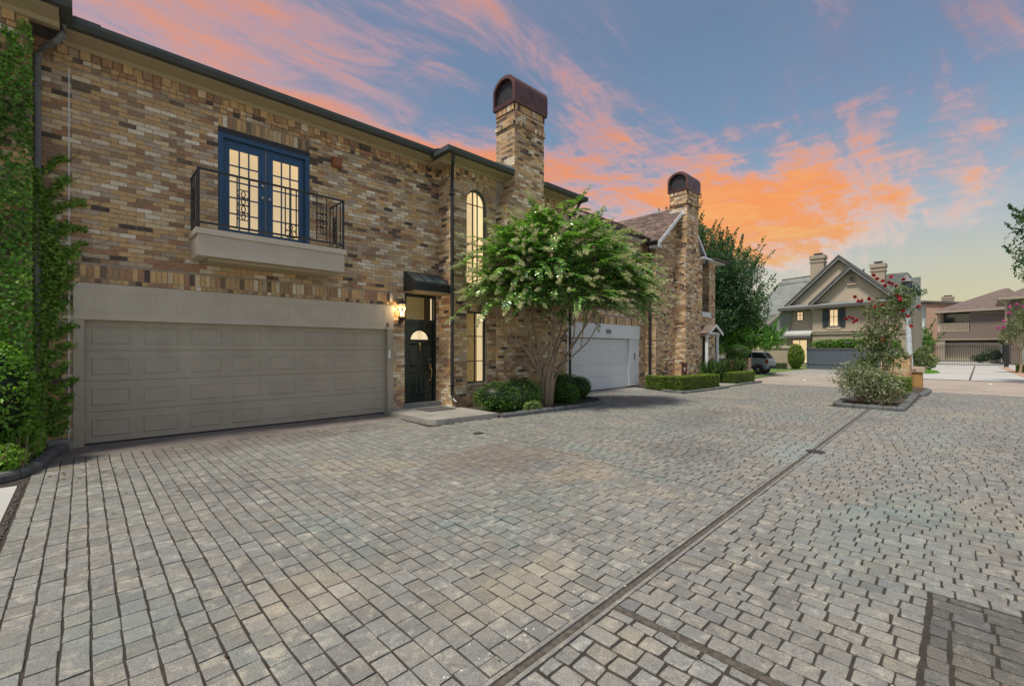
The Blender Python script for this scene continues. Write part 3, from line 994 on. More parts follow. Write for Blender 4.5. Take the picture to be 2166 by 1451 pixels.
def window(parent, wl, a0, a1, z0, z1, xs, zs, fm, spring=None, depth=.10, bar=.022, edge=.045, room='lit_room', rd=.9, side='lit_bright', name='window'):
    """frame with glazing bars, a pane per light, a lit room behind"""
    k = -depth
    fr = MB()

    def bx(pa, pb, za, zb, ka, kb):
        ps = [wl.P(pa, za, ka), wl.P(pb, za, ka), wl.P(pb, zb, ka), wl.P(pa, zb, ka), wl.P(pa, za, kb), wl.P(pb, za, kb), wl.P(pb, zb, kb), wl.P(pa, zb, kb)]
        fr.add(ps, ((0, 1, 2, 3), (7, 6, 5, 4), (0, 4, 5, 1), (1, 5, 6, 2), (2, 6, 7, 3), (3, 7, 4, 0)))
    sp = spring or z1
    bx(a0, a0 + edge, z0, sp, k + .03, k - .03); bx(a1 - edge, a1, z0, sp, k + .03, k - .03)
    bx(a0 + edge, a1 - edge, z0, z0 + edge, k + .028, k - .028)
    if not spring: bx(a0 + edge, a1 - edge, z1 - edge, z1, k + .028, k - .028)
    cm, hw, q = (a0 + a1) / 2, (a1 - a0) / 2, z1 - sp
    if spring:
        for i in range(12):
            t0, t1 = PI * i / 12, PI * (i + 1) / 12
            ps = []
            for kk in (k + .03, k - .03):
                for tt, f in ((t0, 1), (t1, 1), (t1, 1 - edge / hw), (t0, 1 - edge / hw)):
                    ps.append(wl.P(cm - hw * f * math.cos(tt), sp + q * f * math.sin(tt), kk))
            fr.add(ps, ((0, 1, 2, 3), (7, 6, 5, 4), (2, 6, 7, 3), (0, 4, 5, 1)))
    for x in xs:
        top = z1 - edge if not spring else sp + q * math.sqrt(max(0, 1 - ((x - cm) / hw) ** 2)) - .02
        bx(x - bar / 2, x + bar / 2, z0 + edge, top, k + .02, k - .02)
    for z in zs: bx(a0 + edge, a1 - edge, z - bar / 2, z + bar / 2, k + .018, k - .018)
    f = fr.build(name, fm, parent)
    X = [a0 + edge] + list(xs) + [a1 - edge]; Z = [z0 + edge] + list(zs) + ([z1 - edge] if not spring else [])
    for xa, xb in zip(X, X[1:]):
        for za, zb in zip(Z, Z[1:]):
            mb = MB(); mb.quad(wl.P(xa + .001, za + .001, k), wl.P(xb - .001, za + .001, k), wl.P(xb - .001, zb - .001, k), wl.P(xa + .001, zb - .001, k)); mb.build('pane', 'window_glass', f)
        if spring:
            za = Z[-1]
            pts = [(xa + .001, za), (xb - .001, za)]
            for i in range(7):
                x = xb + (xa - xb) * i / 6
                pts.append((x, sp + (q - edge) * math.sqrt(max(0, 1 - ((x - cm) / (hw - edge + .001)) ** 2))))
            mb = MB(); mb.add([wl.P(p[0], p[1], k) for p in pts], (tuple(range(len(pts))),)); mb.build('pane', 'window_glass', f)
    if room:
        e = .04; rm = MB(); K = -depth - .06; B = K - rd
        zt = z1 + .02
        rm.quad(wl.P(a0 - e, z0, B), wl.P(a1 + e, z0, B), wl.P(a1 + e, zt, B), wl.P(a0 - e, zt, B))
        rm.quad(wl.P(a0 - e, z0, K), wl.P(a0 - e, z0, B), wl.P(a0 - e, zt, B), wl.P(a0 - e, zt, K))
        rm.quad(wl.P(a0 - e, zt, K), wl.P(a1 + e, zt, K), wl.P(a1 + e, zt, B), wl.P(a0 - e, zt, B))
        rm.quad(wl.P(a0 - e, z0, K), wl.P(a1 + e, z0, K), wl.P(a1 + e, z0, B), wl.P(a0 - e, z0, B))
        rm.build('interior', room, f)
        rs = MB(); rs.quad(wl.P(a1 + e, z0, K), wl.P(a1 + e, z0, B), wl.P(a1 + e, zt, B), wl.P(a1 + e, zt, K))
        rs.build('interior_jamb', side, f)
    return f


def voussoirs(wl, cm, hw, sp, q, t=.21, n=17):
    """radial bricks over an arched opening"""
    mb = MB()
    for i in range(n):
        t0, t1 = PI * (i + .06) / n, PI * (i + .94) / n
        ps = []
        for kk in (.012, -.02):
            for tt, f in ((t0, 0), (t1, 0), (t1, t), (t0, t)):
                ps.append(wl.P(cm - (hw + f) * math.cos(tt), sp + (q + f) * math.sin(tt), kk))
        mb.add(ps, ((0, 1, 2, 3), (0, 4, 5, 1), (1, 5, 6, 2), (2, 6, 7, 3), (3, 7, 4, 0)), PAL[random.choice((0, 1, 3, 4, 6, 7, 3))])
    return mb


def hood(parent, x0, x1, y0, y1, z0, zs, ztop):
    """copper barrel cap of a chimney: skirt, barrel vault along x, framed opening with a screen at each end"""
    cy, r = (y0 + y1) / 2, (y1 - y0) / 2; q = ztop - zs
    out = [(y0, z0), (y0 - .02, z0 + .1), (y0 - .02, zs)] + [(cy - (r + .02) * math.cos(PI * i / 14), zs + q * math.sin(PI * i / 14)) for i in range(1, 14)] + [(y1 + .02, zs), (y1 + .02, z0 + .1), (y1, z0)]
    mb = MB(); n = len(out); sx = .05
    vs = [(x0 - (.02 if i in (0, n - 1) else 0), *p) for i, p in enumerate(out)] + [(x1, *p) for p in out]
    mb.add(vs, [(i, i + 1, n + i + 1, n + i) for i in range(n - 1)])
    inn = [(cy + (p[0] - cy) * .80, z0 + .11 + (p[1] - z0 - .11) * .86 if p[1] > z0 + .1 else z0 + .11) for p in out]
    for x, s_ in ((x0, 1), (x1, -1)):
        a_ = [(x, *p) for p in out]; b_ = [(x - .02 * s_, *p) for p in inn]; c_ = [(x + .10 * s_, *p) for p in inn]
        mb.add(a_ + b_ + c_, [(i, (i + 1) % n, n + (i + 1) % n, n + i) for i in range(n)] + [(n + i, n + (i + 1) % n, 2 * n + (i + 1) % n, 2 * n + i) for i in range(n)])
    h = mb.build('chimney_hood', 'copper', parent)
    for x, s_ in ((x0, 1), (x1, -1)):
        mb = MB(); mb.add([(x + .09 * s_, *p) for p in inn], (tuple(range(n)),)); mb.build('screen', 'screen', h)
    mb = MB()
    mb.box(x0 + (x1 - x0) * .5 - .005, x0 + (x1 - x0) * .5 + .005, y0 - .027, y0 - .019, z0 + .1, zs)
    mb.build('seam', 'copper', h)
    return h


def chimney(walls, x0, x1, sx0, sx1, yf, yb, ysb, zs0, zs1, ztop, seed, ledge=None):
    """brick breast that curves in at the shoulders to a narrower stack"""
    W_ = []

    def ring(xa, xb, ya, yb_, z0, z1, one=False, proud=0., sold=False):
        for o_, d_, n_, L_ in (((xa, yf - proud, 0), (1, 0, 0), (0, -1, 0), xb - xa), ((xa - proud, ya, 0), (0, -1, 0), (-1, 0, 0), ya - yf), ((xb + proud, yf, 0), (0, 1, 0), (1, 0, 0), yb_ - yf)):
            wl = Wall(o_, d_, n_, seed)
            wl.sheet(0, L_, z0, z1)
            if sold: wl.soldiers(0, L_, z0 + .005, z1 - .005, W=.085)
            else: wl.courses(0, L_, z0, z1)
            walls.append(wl)
        if proud:
            walls[-1].base.box(xa - proud, xb + proud, yf - proud, yb_, z1 - .002, z1 + .004)
            walls[-1].base.box(xa - proud, xb + proud, yf - proud, yb_, z0 - .004, z0 + .002)
    n1 = round(zs0 / .078); z = n1 * .078
    ring(x0, x1, yb, yb, 0, z)
    m_ = max(3, round((zs1 - zs0) / .078))
    for k in range(m_):
        f = ((k + 1) / m_); f = 1 - (1 - f) ** 1.7
        xa, xb = x0 + (sx0 - x0) * f, x1 + (sx1 - x1) * f
        ring(xa, xb, yb, yb, z, z + .078)
        walls[-1].base.box(xa - .03, xb + .03, yf + .002, yb, z - .004, z + .002)
        z += .078
    n2 = round((ztop - .62 - z) / .078)
    ring(sx0, sx1, ysb, ysb, z, z + n2 * .078); z += n2 * .078
    ring(sx0, sx1, ysb, ysb, z, z + .11, proud=.045, sold=True); z += .11
    n3 = max(1, round((ztop - .16 - z) / .078))
    ring(sx0, sx1, ysb, ysb, z, z + n3 * .078, proud=0.0); z += n3 * .078
    ring(sx0, sx1, ysb, ysb, z, ztop, proud=.03, sold=True)
    # back of the stack
    b_ = Wall((sx0, ysb, 0), (1, 0, 0), (0, 1, 0), seed); b_.sheet(0, sx1 - sx0, zs1, ztop); walls.append(b_)


def cornice(parent, x0, x1, yw, ye, zb, zt, name='cornice', m='soffit'):
    mb = profile_x([(yw, zb), (yw - .05, zb), (yw - .10, zb + .05), (ye + .05, zb + .085), (ye + .02, zb + .09), (ye + .02, zt), (yw, zt)], x0, x1)
    return mb.build(name, m, parent)


def gutter(parent, x0, x1, ye, zb, zt, m='gutter'):
    mb = profile_x([(ye + .018, zb), (ye - .09, zb), (ye - .13, zb + (zt - zb) * .55), (ye - .13, zt), (ye + .018, zt)], x0, x1)
    return mb.build('gutter', m, parent)


A = thing('brick_townhouse', 'near brick townhouse with the taupe garage door, blue balcony doors and black front door', 'house', (2.7, 10, 0))
walls = []
main = Wall((0, 10, 0), (1, 0, 0), (0, -1, 0), 1)
GAR = (-.10, 5.52, -.05, 2.65); FD = (1.86, 3.54, 3.70, 5.81); DR = (5.84, 6.78, -.05, 2.97)
main.sheet(-.55, 6.9, -.05, 6.36, [GAR, FD, DR], .16)
sold = [(-.10, 5.52, 2.65, 2.945), (1.86, 3.54, 5.81, 6.03)]
main.courses(-.54, 6.875, .02, 6.05, [GAR, FD, DR] + sold)
main.soldiers(-.10, 5.52, 2.655, 2.722, W=.085); main.soldiers(-.10, 5.52, 2.735, 2.94, W=.08)
main.soldiers(1.86, 3.54, 5.82, 6.03, W=.08)
for z0, z1, pr, alt, W_ in ((6.06, 6.13, .014, True, .11), (6.14, 6.205, .02, False, .11), (6.215, 6.345, .034, True, .13)):
    main.soldiers(-.54, 6.875, z0, z1, W=W_, proud=pr, alt=alt)
walls.append(main)
ret = Wall((6.88, 10, 0), (0, -1, 0), (-1, 0, 0), 2); ret.sheet(0, .6, -.05, 6.36); ret.courses(.0, .6, .02, 6.05)
ret.soldiers(0, .6, 6.06, 6.13, W=.11, proud=.014, alt=True); ret.soldiers(0, .6, 6.14, 6.205, W=.11, proud=.02); ret.soldiers(0, .6, 6.215, 6.345, W=.13, proud=.034, alt=True)
walls.append(ret)
bay = Wall((6.88, 9.4, 0), (1, 0, 0), (0, -1, 0), 3)
BW = 4.62
wins = [(.46, 1.16, .66, 2.58), (.46, 1.17, 3.30, 5.86, 5.50), (3.46, 4.17, 3.30, 5.86, 5.50)]
bay.sheet(0, BW, -.05, 6.30, wins, .15)
bay.courses(0, BW, .02, 5.99, wins + [(.40, 1.22, 2.58, 2.79), (1.5, 3.16, 0, 6.4), (.25, 1.38, 5.5, 6.08, 5.5), (3.25, 4.38, 5.5, 6.08, 5.5)])
for a_ in (.40,): bay.soldiers(a_, a_ + .82, 2.585, 2.785, W=.08)
for a0_, a1_ in ((0, 1.5), (3.16, BW)):
    bay.soldiers(a0_, a1_, 6.0, 6.07, W=.11, proud=.014, alt=True); bay.soldiers(a0_, a1_, 6.08, 6.145, W=.11, proud=.02); bay.soldiers(a0_, a1_, 6.155, 6.275, W=.13, proud=.034, alt=True)
walls.append(bay)
bayr = Wall((11.5, 9.4, 0), (0, 1, 0), (1, 0, 0), 4); bayr.sheet(0, .6, -.05, 6.36); bayr.courses(0, .6, .02, 6.3); walls.append(bayr)
chimney(walls, 8.38, 10.04, 8.67, 9.87, 8.95, 9.4, 9.70, 5.55, 6.15, 8.40, 5)


def ivy_hides(c):
    return c[0] < .05 and c[2] < 3.2 and c[0] > -.7 and False


finish_walls(walls, A)
voussoirs(bay, .815, .355, 5.5, .36).build('window_arch', 'brick', A)
voussoirs(bay, 3.815, .355, 5.5, .36).build('window_arch', 'brick', A)
FR = 'gutter'
window(A, bay, .46, 1.16, .66, 2.58, [.81], [1.25, 1.92], FR, side='lit_bright', room='lit_dim', rd=.32)
for a_ in (.46, 3.46):
    window(A, bay, a_, a_ + .71, 3.30, 5.86, [a_ + .28, a_ + .44], [4.40, 5.46], FR, spring=5.5, bar=.018, rd=.42)
mb = MB(); mb.box(7.30, 8.07, 9.36, 9.42, .60, .66); mb.build('window_sill', 'mortar', A); 
hood(A, 8.60, 9.94, 8.88, 9.76, 8.40, 8.90, 9.27)
mb = MB(); mb.quad((8.655, 9.72, 6.75), (8.655, 9.72, 7.0), (8.655, 8.95, 6.62), (8.655, 8.95, 6.5)); mb.build('flashing', 'pipe_grey', A)
# eaves
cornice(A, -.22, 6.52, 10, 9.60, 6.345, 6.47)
gutter(A, -.22, 6.46, 9.60, 6.455, 6.585)
cornice(A, 6.50, 8.64, 9.4, 9.0, 6.275, 6.40); gutter(A, 6.52, 8.62, 9.0, 6.385, 6.51)
cornice(A, 9.90, 11.82, 9.4, 9.0, 6.275, 6.40); gutter(A, 9.88, 11.90, 9.0, 6.385, 6.51)
mb = MB()   # returns of the eaves at the ends of the bay
mb.box(6.50, 6.88, 9.4, 10.0, 6.30, 6.39); mb.build('cornice', 'soffit', A); mb = MB(); mb.box(11.5, 11.82, 9.4, 10.4, 6.30, 6.39); mb.build('cornice', 'soffit', A)
mb = MB(); mb.box(6.37, 6.50, 8.87, 9.62, 6.39, 6.51); mb.build('gutter', 'gutter', A); mb = MB(); mb.box(11.82, 11.95, 8.87, 10.3, 6.39, 6.51); mb.build('gutter', 'gutter', A)
mb = MB()
mb.add([(-.9, 9.62, 6.575), (6.5, 9.62, 6.575), (6.5, 16, 8.3), (-.9, 16, 8.3)], ((0, 1, 2, 3),))
mb.add([(6.48, 9.0, 6.50), (11.85, 9.0, 6.50), (11.85, 16, 8.4), (6.48, 16, 8.4)], ((0, 1, 2, 3),))
mb.quad((11.85, 9.0, 6.50), (11.85, 16, 6.5), (11.85, 16, 8.4), (11.85, 9.1, 6.52))
mb.build('roof', 'dark_shingle', A)
mb = MB(); mb.box(-.9, 11.5, 15.8, 16, 0, 8.3); mb.build('back_wall', 'mortar', A)
# second copper hood showing over the eave, and a small roof vent
B_ = A
mb = MB(); hood(A, 6.00, 6.62, 11.9, 12.3, 7.3, 7.52, 7.78)
mb = MB(); mb.tube([(7.33, 11.2, 6.9), (7.33, 11.2, 7.18)], .05, 8); mb.box(7.2, 7.28, 11.1, 11.3, 7.1, 7.22); mb.build('roof_vent', 'black_metal', A)

# garage door: four sections, eight raised panels each
X0, X1 = .03, 5.37
mb = MB()
for i in range(4):
    z = .035 + i * .507
    mb.box(X0, X1, 10.10, 10.14, z, z + .501)
gd = mb.build('garage_door', 'taupe', A)
pw = (X1 - X0) / 8
pm_ = MB()
L_, H_ = pw * .76, .30
for (e0, y0_), (e1, y1_) in (((0, 0), (.018, -.010)), ((.018, -.010), (.03, -.010)), ((.03, -.010), (.042, -.003))):
    a_ = [(-L_ / 2 + e0, y0_, -H_ / 2 + e0), (L_ / 2 - e0, y0_, -H_ / 2 + e0), (L_ / 2 - e0, y0_, H_ / 2 - e0), (-L_ / 2 + e0, y0_, H_ / 2 - e0)]
    b_ = [(-L_ / 2 + e1, y1_, -H_ / 2 + e1), (L_ / 2 - e1, y1_, -H_ / 2 + e1), (L_ / 2 - e1, y1_, H_ / 2 - e1), (-L_ / 2 + e1, y1_, H_ / 2 - e1)]
    pm_.add(a_ + b_, [(k, (k + 1) % 4, 4 + (k + 1) % 4, 4 + k) for k in range(4)])
pm_.add(b_, ((0, 1, 2, 3),))
pme = pm_.mesh('panel', 'taupe')
for i in range(4):
    for j in range(8): link('panel', pme, gd, (X0 + pw * (j + .5), 10.099, .035 + i * .507 + .25))
mb = MB(); mb.box(X0, X1, 10.09, 10.13, .0, .034); mb.build('rubber_seal', 'rubber', gd)
mb = MB(); mb.box(-.10, 5.52, 9.965, 10.16, 2.055, 2.645)
hd = mb.build('header_board', 'cream_paint', A)
hp = MB(); L_, H_ = .80, .33
for e0, e1 in ((0, .016),):
    ring_ = [(-L_ / 2, -H_ / 2), (L_ / 2, -H_ / 2), (L_ / 2, H_ / 2), (-L_ / 2, H_ / 2)]
    for (xa, za), (xb, zb) in zip(ring_, ring_[1:] + ring_[:1]):
        hp.tube([(xa, 0, za), (xb, 0, zb)], .006, 4)
hme = hp.mesh('moulding', 'cream_paint')
for j in range(5): link('moulding', hme, hd, (.55 + j * 1.08, 9.965, 2.35))
mb = MB(); mb.box(-.10, .028, 9.975, 10.16, 0, 2.053); mb.build('door_jamb', 'taupe', A)
mb = MB(); mb.box(5.375, 5.52, 9.975, 10.16, .03, 2.053); mb.build('door_jamb', 'taupe', A)
mb = MB(); mb.box(5.38, 5.43, 9.94, 9.975, 1.35, 1.55); mb.build('door_opener', 'white_paint', A)
fc = bpy.data.curves.new('letter', 'FONT'); fc.body = 'B'; fc.size = .15; fc.extrude = .008; fc.align_x = 'CENTER'
fc.materials.append(MATS['brown_plastic'])
fo = text_obj('house_letter', fc, A, (5.36, 9.955, 2.11), (PI / 2, 0, 0))
mb = MB(); mb.box(-.155, -.14, 9.985, 9.994, .05, 6.02); mb.build('wall_joint', 'white_paint', A)
mb = MB(); mb.box(-.54, -.10, 9.97, 9.992, -.02, .16); mb.build('footing', 'concrete', A)
mb = MB(); mb.box(4.00, 4.20, 9.88, 9.992, 5.62, 5.83); mb.box(4.02, 4.18, 9.865, 9.88, 5.64, 5.81); mb.build('wall_speaker', 'brown_plastic', A)

# front door
mb = MB()
mb.box(5.84, 5.885, 9.99, 10.16, .1, 2.97); mb.box(6.72, 6.78, 9.99, 10.16, .1, 2.97); mb.box(5.885, 6.72, 9.99, 10.16, 2.91, 2.97); mb.box(5.885, 6.72, 10.0, 10.16, 2.24, 2.33)
mb.build('door_frame', 'green_door', A)
mb = MB(); mb.box(5.80, 6.80, 9.80, 10.15, .10, .205); mb.build('door_step', 'pipe_grey', A)
mb = MB(); mb.box(5.885, 6.72, 10.05, 10.10, .205, 2.24)
dr = mb.build('front_door', 'green_door', A)
for xa, xb, za, zb in ((5.98, 6.25, .42, .98), (6.35, 6.62, .42, .98), (5.98, 6.25, 1.12, 1.72), (6.35, 6.62, 1.12, 1.72)):
    mb = MB()
    for e, y_ in ((0, 10.049), ):
        for k, (e0, y0_, e1, y1_) in enumerate(((0, 10.05, .02, 10.033), (.02, 10.033, .045, 10.045))):
            a_ = [(xa + e0, y0_, za + e0), (xb - e0, y0_, za + e0), (xb - e0, y0_, zb - e0), (xa + e0, y0_, zb - e0)]
            b_ = [(xa + e1, y1_, za + e1), (xb - e1, y1_, za + e1), (xb - e1, y1_, zb - e1), (xa + e1, y1_, zb - e1)]
            mb.add(a_ + b_, [(k2, (k2 + 1) % 4, 4 + (k2 + 1) % 4, 4 + k2) for k2 in range(4)])
        mb.add(b_, ((0, 1, 2, 3),))
    mb.build('panel', 'green_door', dr)
fan = [(6.30 + .27 * math.cos(PI * i / 14), 1.81 + .25 * math.sin(PI * i / 14)) for i in range(15)]
mb = MB(); mb.add([(x, 10.044, z) for x, z in fan], (tuple(range(15)),)); mb.build('fanlight', 'lit_bright', dr)
mb = MB()
mb.tube([(x, 10.04, z) for x, z in fan] + [(6.57, 10.04, 1.81)], .014, 5); mb.tube([(6.03, 10.04, 1.81), (6.57, 10.04, 1.81)], .014, 5)
mb.build('fanlight_frame', 'green_door', dr)
mb = MB(); mb.tube([(6.30 + .045 * math.cos(q / 10 * 2 * PI), 10.035, 1.93 + .09 * math.sin(q / 10 * 2 * PI)) for q in range(11)], .006, 5); mb.build('fanlight_oval', 'brass', dr)
mb = MB(); mb.tube([(6.30, 10.03, 1.70), (6.27, 10.0, 1.60), (6.30, 10.0, 1.52), (6.33, 10.0, 1.60), (6.30, 10.03, 1.70)], .010, 6); mb.box(6.275, 6.325, 10.02, 10.05, 1.68, 1.74); mb.build('knocker', 'brass', dr)
mb = MB(); mb.tube([(6.63, 10.04, 1.10), (6.63, 9.99, 1.07), (6.635, 9.975, .97), (6.625, 9.985, .84), (6.63, 10.04, .78)], .012, 6)
mb.box(6.61, 6.655, 10.03, 10.05, 1.04, 1.20); mb.box(6.615, 6.645, 10.03, 10.05, .74, .80); mb.tube([(6.63, 10.03, 1.30), (6.63, 10.05, 1.30)], .022, 10); mb.build('handle', 'brass', dr)
mb = MB(); mb.quad((5.885, 10.07, 2.33), (6.72, 10.07, 2.33), (6.72, 10.07, 2.91), (5.885, 10.07, 2.91)); tw = mb.build('transom_window', 'window_glass', A)
mb = MB(); mb.quad((5.80, 10.7, 2.2), (6.86, 10.7, 2.2), (6.86, 10.7, 3.0), (5.80, 10.7, 3.0)); mb.quad((5.8, 10.12, 3), (6.86, 10.12, 3), (6.86, 10.7, 3), (5.8, 10.7, 3)); mb.build('interior', 'lit_dim', tw)
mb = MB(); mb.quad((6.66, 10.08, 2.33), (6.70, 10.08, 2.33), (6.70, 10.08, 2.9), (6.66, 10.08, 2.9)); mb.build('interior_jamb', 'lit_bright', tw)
# awning over the door: dark metal, three glazed panels in the slope
mb = MB()
ya, yb_, zt_, zm_, zb_ = 9.97, 9.45, 3.52, 3.20, 3.02
xa, xb = 5.80, 6.862
mb.prism([(ya, zt_), (yb_, zm_), (yb_, zb_), (ya, zb_ + .02)], lambda p, x: (x, p[0], p[1]), xa, xb)
aw = mb.build('awning', 'black_metal', A)
for k in range(3):
    u0, u1 = xa + .05 + k * .335, xa + .05 + k * .335 + .29
    f = lambda x, q: (x, ya + (yb_ - ya) * q - .004, zt_ + (zm_ - zt_) * q + .006)
    mb = MB(); mb.quad(f(u0, .12), f(u1, .12), f(u1, .88), f(u0, .88)); mb.build('glass_panel', 'glass_blue', aw)
mb = MB(); mb.box(xa + .03, xb - .01, yb_ + .03, 9.98, zb_ - .035, zb_ - .001); mb.build('awning_soffit', 'soffit', aw)
# lantern beside the door
mb = MB(); LX, LY, LZ = 5.70, 9.86, 2.32
mb.lathe([(.02, .50), (.03, .46), (.05, .44), (.115, .37), (.115, .35)], LX, LY, 6, LZ)
mb.lathe([(.085, .04), (.10, .02), (.06, -.02), (.02, -.06), (.012, -.10)], LX, LY, 6, LZ)
for k in range(6):
    th = 2 * PI * k / 6
    mb.tube([(LX + .072 * math.cos(th), LY + .072 * math.sin(th), LZ + .03), (LX + .095 * math.cos(th), LY + .095 * math.sin(th), LZ + .36)], .007, 4)
mb.tube([(LX, LY, LZ - .06), (LX, 9.95, LZ - .09), (LX, 9.99, LZ - .02)], .012, 5); mb.box(LX - .035, LX + .035, 9.975, 9.995, LZ - .12, LZ + .08)
la = mb.build('wall_lantern', 'black_metal', None); la.location = (0, 0, 0)
tag(la, 'black coach lantern glowing on the brick between garage and front door', 'lantern')
for dx in (-.025, .025):
    mb = MB(); mb.tube([(LX + dx, LY, LZ + .07), (LX + dx, LY, LZ + .17), (LX + dx, LY, LZ + .2)], [.012, .014, .002], 6); mb.build('bulb', 'flame', la)
mb = MB()
vs = []
for z, r in ((.035, .07), (.35, .092)):
    for k in range(6): vs.append((LX + r * math.cos(2 * PI * k / 6), LY + r * math.sin(2 * PI * k / 6), LZ + z))
mb.add(vs, [(k, (k + 1) % 6, 6 + (k + 1) % 6, 6 + k) for k in range(6)]); mb.build('lantern_glass', 'window_glass', la)
lp = bpy.data.lights.new('lantern_light', 'POINT'); lp.energy = 6; lp.color = (1, .66, .32); lp.shadow_soft_size = .06
lo = bpy.data.objects.new('lantern_light', lp); C.objects.link(lo); lo.location = (LX, LY - .0, LZ + .25); lo.parent = la

# French doors on the balcony
fd = MB()
Y_ = 10.10
fd.box(1.86, 1.95, 9.99, 10.14, 3.68, 5.70); fd.box(3.45, 3.54, 9.99, 10.14, 3.68, 5.70); fd.box(1.95, 3.45, 10.0, 10.14, 5.62, 5.70)
frm = fd.build('french_door_frame', 'blue_paint', A)
mb = MB(); mb.box(1.86, 3.54, 10.02, 10.14, 5.702, 5.81); mb.build('lintel_gap', 'black_metal', A)  # solid black strip filling the dark gap over the door frame
for k, (xa, xb) in enumerate(((1.955, 2.695), (2.705, 3.445))):
    mb = MB(); st = .13 if k == 0 else .13
    za, zb = 3.70, 5.615
    pa, pb, qa, qb = xa + .11, xb - .13, za + .20, zb - .16
    if k: pa, pb = xa + .13, xb - .11
    mb.box(xa, pa, 10.06, Y_, za, zb); mb.box(pb, xb, 10.06, Y_, za, zb); mb.box(pa, pb, 10.061, Y_, za, qa); mb.box(pa, pb, 10.061, Y_, qb, zb)
    cw, rh = (pb - pa) / 3, (qb - qa) / 5
    for i in (1, 2): mb.box(pa + cw * i - .012, pa + cw * i + .012, 10.065, 10.095, qa, qb)
    for j in (1, 2, 3, 4): mb.box(pa, pb, 10.067, 10.093, qa + rh * j - .012, qa + rh * j + .012)
    f_ = mb.build('french_door', 'blue_paint', A)
    for i in range(3):
        for j in range(5):
            m2 = MB(); m2.quad((pa + cw * i + .012, 10.08, qa + rh * j + .012), (pa + cw * (i + 1) - .012, 10.08, qa + rh * j + .012), (pa + cw * (i + 1) - .012, 10.08, qa + rh * (j + 1) - .012), (pa + cw * i + .012, 10.08, qa + rh * (j + 1) - .012))
            m2.build('pane', 'window_glass', f_)
    hx = xb - .06 if k == 0 else xa + .06
    m2 = MB(); m2.lathe([(.012, 0), (.028, .02), (.028, .045), (.01, .055)], 0, 0, 10); me_ = m2.mesh('knob', 'steel')
    for hz in ((4.62, 4.86) if k == 0 else (4.62,)):
        kn = link('knob', me_, f_, (hx, 10.06, hz)); kn.rotation_euler = (PI / 2, 0, 0)
mb = MB(); mb.quad((1.7, 11.0, 3.6), (3.7, 11.0, 3.6), (3.7, 11.0, 5.8), (1.7, 11.0, 5.8)); mb.quad((1.7, 10.15, 3.6), (1.7, 11, 3.6), (1.7, 11, 5.8), (1.7, 10.15, 5.8)); mb.quad((3.7, 10.15, 3.6), (3.7, 11, 3.6), (3.7, 11, 5.8), (3.7, 10.15, 5.8)); mb.quad((1.7, 10.15, 5.8), (3.7, 10.15, 5.8), (3.7, 11, 5.8), (1.7, 11, 5.8)); mb.quad((1.7, 10.15, 3.66), (3.7, 10.15, 3.66), (3.7, 11, 3.66), (1.7, 11, 3.66))
mb.build('interior', 'lit_room', frm)

# balcony
mb = MB()
mb.box(1.40, 4.02, 9.235, 9.992, 3.56, 3.66); mb.box(1.43, 3.99, 9.265, 9.992, 3.19, 3.558)
bl = mb.build('balcony', 'cream_paint', A)
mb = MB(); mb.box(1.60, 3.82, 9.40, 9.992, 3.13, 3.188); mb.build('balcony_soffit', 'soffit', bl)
mb = MB()
zt_, zb_ = 4.68, 3.76
for z in (zt_, zb_):
    mb.box(1.43, 3.98, 9.255, 9.285, z - .017, z + .017)
    mb.box(1.43, 1.455, 9.286, 9.99, z - .012, z + .012); mb.box(3.955, 3.98, 9.286, 9.99, z - .012, z + .012)
mb.build('handrail', 'black_metal', bl)
for x, y, r, z0 in ((1.44, 9.27, .018, 3.66), (3.967, 9.27, .018, 3.66)):
    mb = MB(); mb.box(x - r, x + r, y - r, y + r, z0, zt_ + .02); mb.build('post', 'black_metal', bl)
bar_me = MB().box(-.009, .009, -.009, .009, zb_, zt_).mesh('baluster', 'black_metal')
for x, y in [(1.74, 9.27), (2.02, 9.27), (2.22, 9.27), (2.83, 9.27), (2.93, 9.27), (3.03, 9.27), (3.42, 9.27), (3.62, 9.27)] + [(1.442, q) for q in (9.45, 9.62, 9.8, 9.96)] + [(3.967, q) for q in (9.42, 9.62, 9.8, 9.96)]:
    link('baluster', bar_me, bl, (x, y, 0))


def rings(cx, cy, z0, nz, ax):
    mb = MB(); r = .072
    for i in range(nz):
        for s_ in (-1, 1):
            c_ = s_ * .035
            pts = []
            for k in range(17):
                th = 2 * PI * k / 16
                u, z = c_ + r * .92 * math.cos(th), z0 + i * .135 + r * math.sin(th)
                pts.append((cx + u, cy, z) if ax == 'x' else (cx, cy + u, z))
            mb.tube(pts, .0105, 4)
    return mb.build('ring_ornament', 'black_metal', bl)


rings(2.12, 9.27, 3.98, 4, 'x'); rings(2.93, 9.27, 3.80, 2, 'x'); rings(3.52, 9.27, 3.98, 4, 'x'); rings(3.967, 9.71, 3.95, 4, 'y'); rings(1.442, 9.71, 3.95, 4, 'y')


def downpipe(name, pts, r, m, label):
    mb = MB(); mb.smooth = False; mb.tube(pts, r, 8)
    o_ = mb.build(name, m); tag(o_, label, 'downpipe')
    s_ = MB()
    zs = [p[2] for p in pts]; top, bot = max(zs) - .9, min(zs) + .4
    for k in range(3):
        z = bot + (top - bot) * k / 2
        x, y = pts[-3][0], pts[-3][1]
        s_.box(x - r - .008, x + r + .008, y - r - .008, y + r + .03, z, z + .03)
    s_.build('bracket', m, o_)
    return o_


